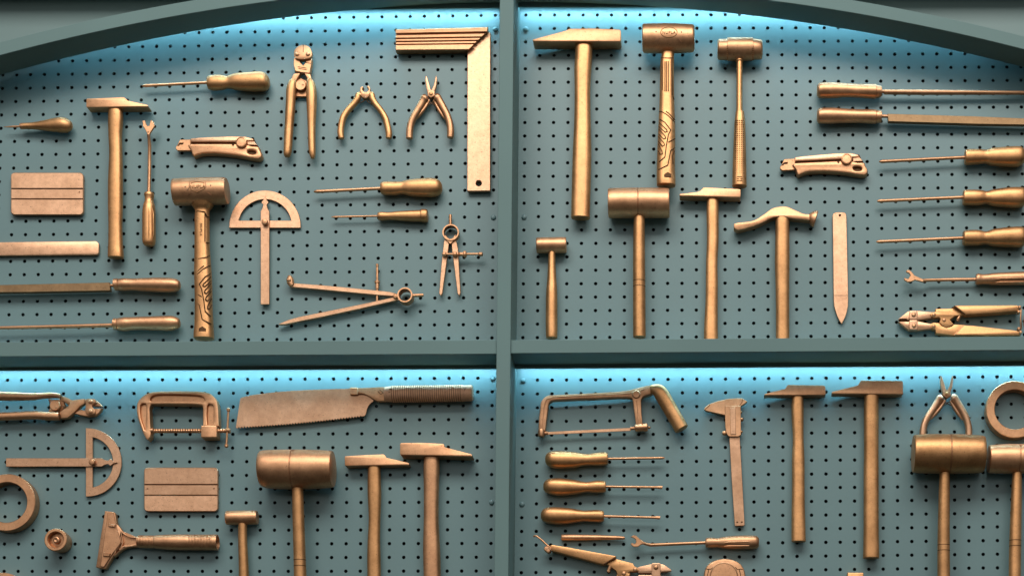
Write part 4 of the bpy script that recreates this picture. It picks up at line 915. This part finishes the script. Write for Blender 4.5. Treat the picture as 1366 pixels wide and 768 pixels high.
for i in range(22): st.append((186 + i * 1.0, 721.9 + i * .02, 8.6 if i % 2 else 8.1, 8.6 if i % 2 else 8.1, 13))
st += cr([(208.4,722.4,8.9,8.9,13),(225,722.6,10,10,13),(240,722.8,10.3,10.3,13),(252,722.8,10.3,10.3,13)], 3)
for i in range(32): st.append((253.6 + i * 1.0, 722.9, 10.5 if i % 2 else 10.0, 10.5 if i % 2 else 10.0, 13))
st += [(287.6,723,10.5,10.5,13),(290.4,723,10.3,10.3,13),(290.6,723,8.4,8.4,13),(284,723,8.2,8.2,13)]
loft(t, 'handle', COPPER, st, 30, 2, 0, 22)
rivet(t, 279, 719.2, 1.4, 22.4, 'screw', PATINA_SHADE, .6)

# ---------------- hacksaw
t = thing('hacksaw', 850, 540, 'small bronze hacksaw with an angled tubular handle', 'saw')
q = lambda L_: pts(684, 480, 3.994, L_)
outer = [(136,375),(140,300),(146,252)] + cr([(146,246),(152,218),(172,196),(192,186)], 3) + [(300,181),(450,173),(560,167)] + cr([(620,160),(670,146),(725,133)], 2) + [(745,140),(742,180)] + cr([(720,186),(696,194),(684,212)], 3) + [(686,280),(692,342),(656,346),(646,270),(640,222)] + cr([(636,206),(622,200),(560,199)], 3) + [(450,204),(300,210)] + cr([(220,214),(200,220),(190,238)], 3) + [(182,300),(172,376)]
plate(t, 'saw_frame', RUST, q(outer), 4, 14, 1.6, segs=2)
lines(t, 'frame_rib', COPPER, [q([(158,372),(168,250),(180,210),(215,197),(450,187),(615,180),(700,158)]), q([(672,340),(662,215)])], lambda x, y: 14, .8)
turned(t, 'boss', RUST, *q([(658,183)])[0], [(5.6,10),(5.6,15),(4.4,15.8),(4,15),(.5,15)], 22, dref=14)
stt = cr([(*q([(733,158)])[0], 5.2, 5.4, 13), (*q([(752,158)])[0], 7.2, 7.4, 13), (*q([(778,168)])[0], 9.6, 9.2, 13), (*q([(800,195)])[0], 9.9, 9.6, 13), (*q([(850,280)])[0], 9.7, 9.6, 13), (*q([(902,370)])[0], 9.5, 9.4, 13)], 4)
loft(t, 'handle', GOLD, stt, 28, 2.3, 1.4)
plate(t, 'saw_blade', PALE, q([(180,382),(630,360),(630,376),(180,396)]), 9, 10.6, .2)
loft(t, 'blade_mount', COPPER, [(*q([(153,368)])[0], 3.8, 4.6, 10), (*q([(153,376)])[0], 4.6, 5, 10), (*q([(152,398)])[0], 4.6, 5, 10), (*q([(152,408)])[0], 4.2, 4.6, 10)], 18, 2.2, .6)
for x0, x1, r in ((170,188,2.4),(626,650,2.2)): A = Acc(); A.add(*loft_geo([(*q([(x0, 390 if x0 < 300 else 364)])[0], r, r, 11), (*q([(x1, 388 if x0 < 300 else 363)])[0], r, r, 11)], 14, 2, .3)); A.build('blade_pin', COPPER, t)
loft(t, 'tension_nut', COPPER, [(*q([(650,362)])[0], 4.2, 5, 11), (*q([(655,362)])[0], 5, 5.6, 11), (*q([(694,359)])[0], 5, 5.6, 11), (*q([(700,359)])[0], 5.6, 6, 11), (*q([(716,357)])[0], 5.6, 6, 11), (*q([(720,357)])[0], 4.2, 4.4, 11)], 20, 2, .4)
rivet(t, *q([(727,357)])[0], 1.8, 9, 'nut_tip', COPPER, 3)

# ---------------- rolls and tape
def roll(label, x, y, R_, r, d1, name='tape_roll', mat=None):
    t = thing(name, x, y + R_ * .9, label, 'tape roll', 'hollow tape rolls')
    turned(t, 'roll', mat or COPPER, x, y, [(R_, 1.5), (R_, d1 - .8), (R_ - .8, d1), (r + .8, d1), (r, d1 - .8), (r, 1.5)], 64, dref=d1, closed=True)
    return t
roll('large hollow bronze tape roll cut off by the left edge', 8.8, 669.6, 38, 26.8, 17)
roll('large hollow bronze tape roll at the upper right edge of the lower right bay', 1354, 545.6, 37.8, 26.4, 17)
roll('bronze roll just peeking in at the bottom left corner', 2, 800, 36.6, 26, 15)
t = thing('small_roll', 74, 730, 'small deep bronze roll with a recessed hub between the tape roll and the scraper', 'reel')
turned(t, 'rim', COPPER, 74, 719.2, [(13.4,1.5),(14.8,14),(14.9,25.2),(14.1,26),(11.2,26),(10.4,25.2),(10.2,14)], 44, dref=26)
turned(t, 'hub', RUST, 74, 719.2, [(10.1,2),(10.1,18.6),(6.4,19.4),(4.8,19.2),(4.4,20.6),(4.2,23.6),(2.6,24.4),(1.6,23.6),(.3,23.4)], 30, dref=26)
t = thing('tape_measure', 966, 765, 'rounded bronze tape measure cut off by the bottom edge', 'tape measure')
q = lambda L_: pts(684, 576, 3.994, L_)
lo = [(1016,860),(1017,780),(1020,745),(1030,718),(1052,694),(1090,678),(1130,672),(1170,678),(1206,694),(1228,720),(1238,750),(1242,790),(1240,860)]
plate(t, 'case', COPPER, q(cr(lo, 3)), 2, 22, 2.6, segs=3)
turned(t, 'round_cover', COPPER, *q([(1125,768)])[0], [(18.6,20),(18.6,22.6),(17.4,23.4),(16.9,22.9),(.5,23.2)], 44, dref=22)
lines(t, 'case_seams', PATINA_SHADE, [q([(1030,727),(1040,729),(1058,728),(1068,718)]), q([(1226,730),(1215,728),(1196,730),(1186,718)]), q([(1044,728),(1038,760),(1040,800)]), q([(1206,728),(1214,760),(1212,800)])], lambda x, y: 22.1, .5)
t = thing('flat_bar', 1141, 770, 'square ended bronze bar just entering the bottom edge', 'bar')
plate(t, 'bar', GOLD, [(1130.6,763),(1152,763.2),(1153,830),(1130,830)], 3, 16, 1.2, segs=2)


# ------------------------------------------------------------------ light
w = bpy.data.worlds.new('World'); bpy.context.scene.world = w; w.use_nodes = True
nt = w.node_tree; bg = nt.nodes['Background']; L = nt.links.new
tc = N(nt, 'ShaderNodeTexCoord'); sx = N(nt, 'ShaderNodeSeparateXYZ'); L(tc.outputs['Generated'], sx.inputs[0])
rp = N(nt, 'ShaderNodeValToRGB'); el = rp.color_ramp.elements
mr = N(nt, 'ShaderNodeMapRange'); mr.inputs[1].default_value = -1; mr.inputs[2].default_value = 1; L(sx.outputs['Z'], mr.inputs[0]); L(mr.outputs[0], rp.inputs['Fac'])
el[0].position = 0.36; el[0].color = (0.035, 0.035, 0.03, 1); el[1].position = 0.98; el[1].color = (0.85, 0.82, 0.80, 1)
for p, c in ((0.49, (0.11, 0.10, 0.085)), (0.52, (0.70, 0.67, 0.63)), (0.555, (1.3, 1.23, 1.16)), (0.62, (0.84, 0.81, 0.79)), (0.68, (0.56, 0.55, 0.54)), (0.80, (0.60, 0.60, 0.60))):
    e_ = rp.color_ramp.elements.new(p); e_.color = (*c, 1)
# made-up surroundings, dimmed to both sides to darken the edges of round tools
ab = N(nt, 'ShaderNodeMath', operation='ABSOLUTE'); L(sx.outputs['X'], ab.inputs[0])
sd = N(nt, 'ShaderNodeMapRange'); sd.interpolation_type = 'SMOOTHSTEP'; sd.inputs[1].default_value = 0.35; sd.inputs[2].default_value = 0.95; sd.inputs[3].default_value = 1.0; sd.inputs[4].default_value = 0.25; L(ab.outputs[0], sd.inputs[0])
mw = N(nt, 'ShaderNodeMix', data_type='RGBA', blend_type='MULTIPLY'); mw.inputs['Factor'].default_value = 1; L(rp.outputs[0], mw.inputs[6]); L(sd.outputs[0], mw.inputs[7])
L(mw.outputs[2], bg.inputs['Color']); bg.inputs['Strength'].default_value = 1.0
def area_lamp(name, loc, aim, sx_, sy_, power, color):
    li = bpy.data.lights.new(name, 'AREA'); li.shape = 'RECTANGLE'; li.size = sx_; li.size_y = sy_; li.energy = power; li.color = color
    o = bpy.data.objects.new(name, li); COL.objects.link(o); o.location = loc
    o.rotation_euler = (Vector(aim) - Vector(loc)).to_track_quat('-Z', 'Y').to_euler()
    return o
zc = Z0
area_lamp('ceiling_softbox', (0.1, -2.55, zc + 2.25), (0, 0, zc - .25), 3.6, 1.3, 116, (1.0, 0.95, 0.89))

# ------------------------------------------------------------------ camera
cd = bpy.data.cameras.new('camera'); cam = bpy.data.objects.new('camera', cd); COL.objects.link(cam); bpy.context.scene.camera = cam
cam.location = Vector((217 * S, -2300 * S, -766 * S + Z0))
# frame u, v, w -> world x, z, -y
cols = [R0.col[i] for i in range(3)]
M3 = Matrix([[c[0] for c in cols], [-c[2] for c in cols], [c[1] for c in cols]])
cam.rotation_euler = M3.to_euler()
cd.sensor_fit = 'HORIZONTAL'; cd.sensor_width = 36; cd.lens = 36 * F / 1366
cd.shift_x = -(PPX - 683) / 1366; cd.shift_y = (PPY - 384) / 1366
cd.clip_start = 0.05; cd.clip_end = 100
sc = bpy.context.scene
sc.view_settings.view_transform = 'Standard'; sc.view_settings.look = 'None'; sc.view_settings.exposure = 0; sc.view_settings.gamma = 1
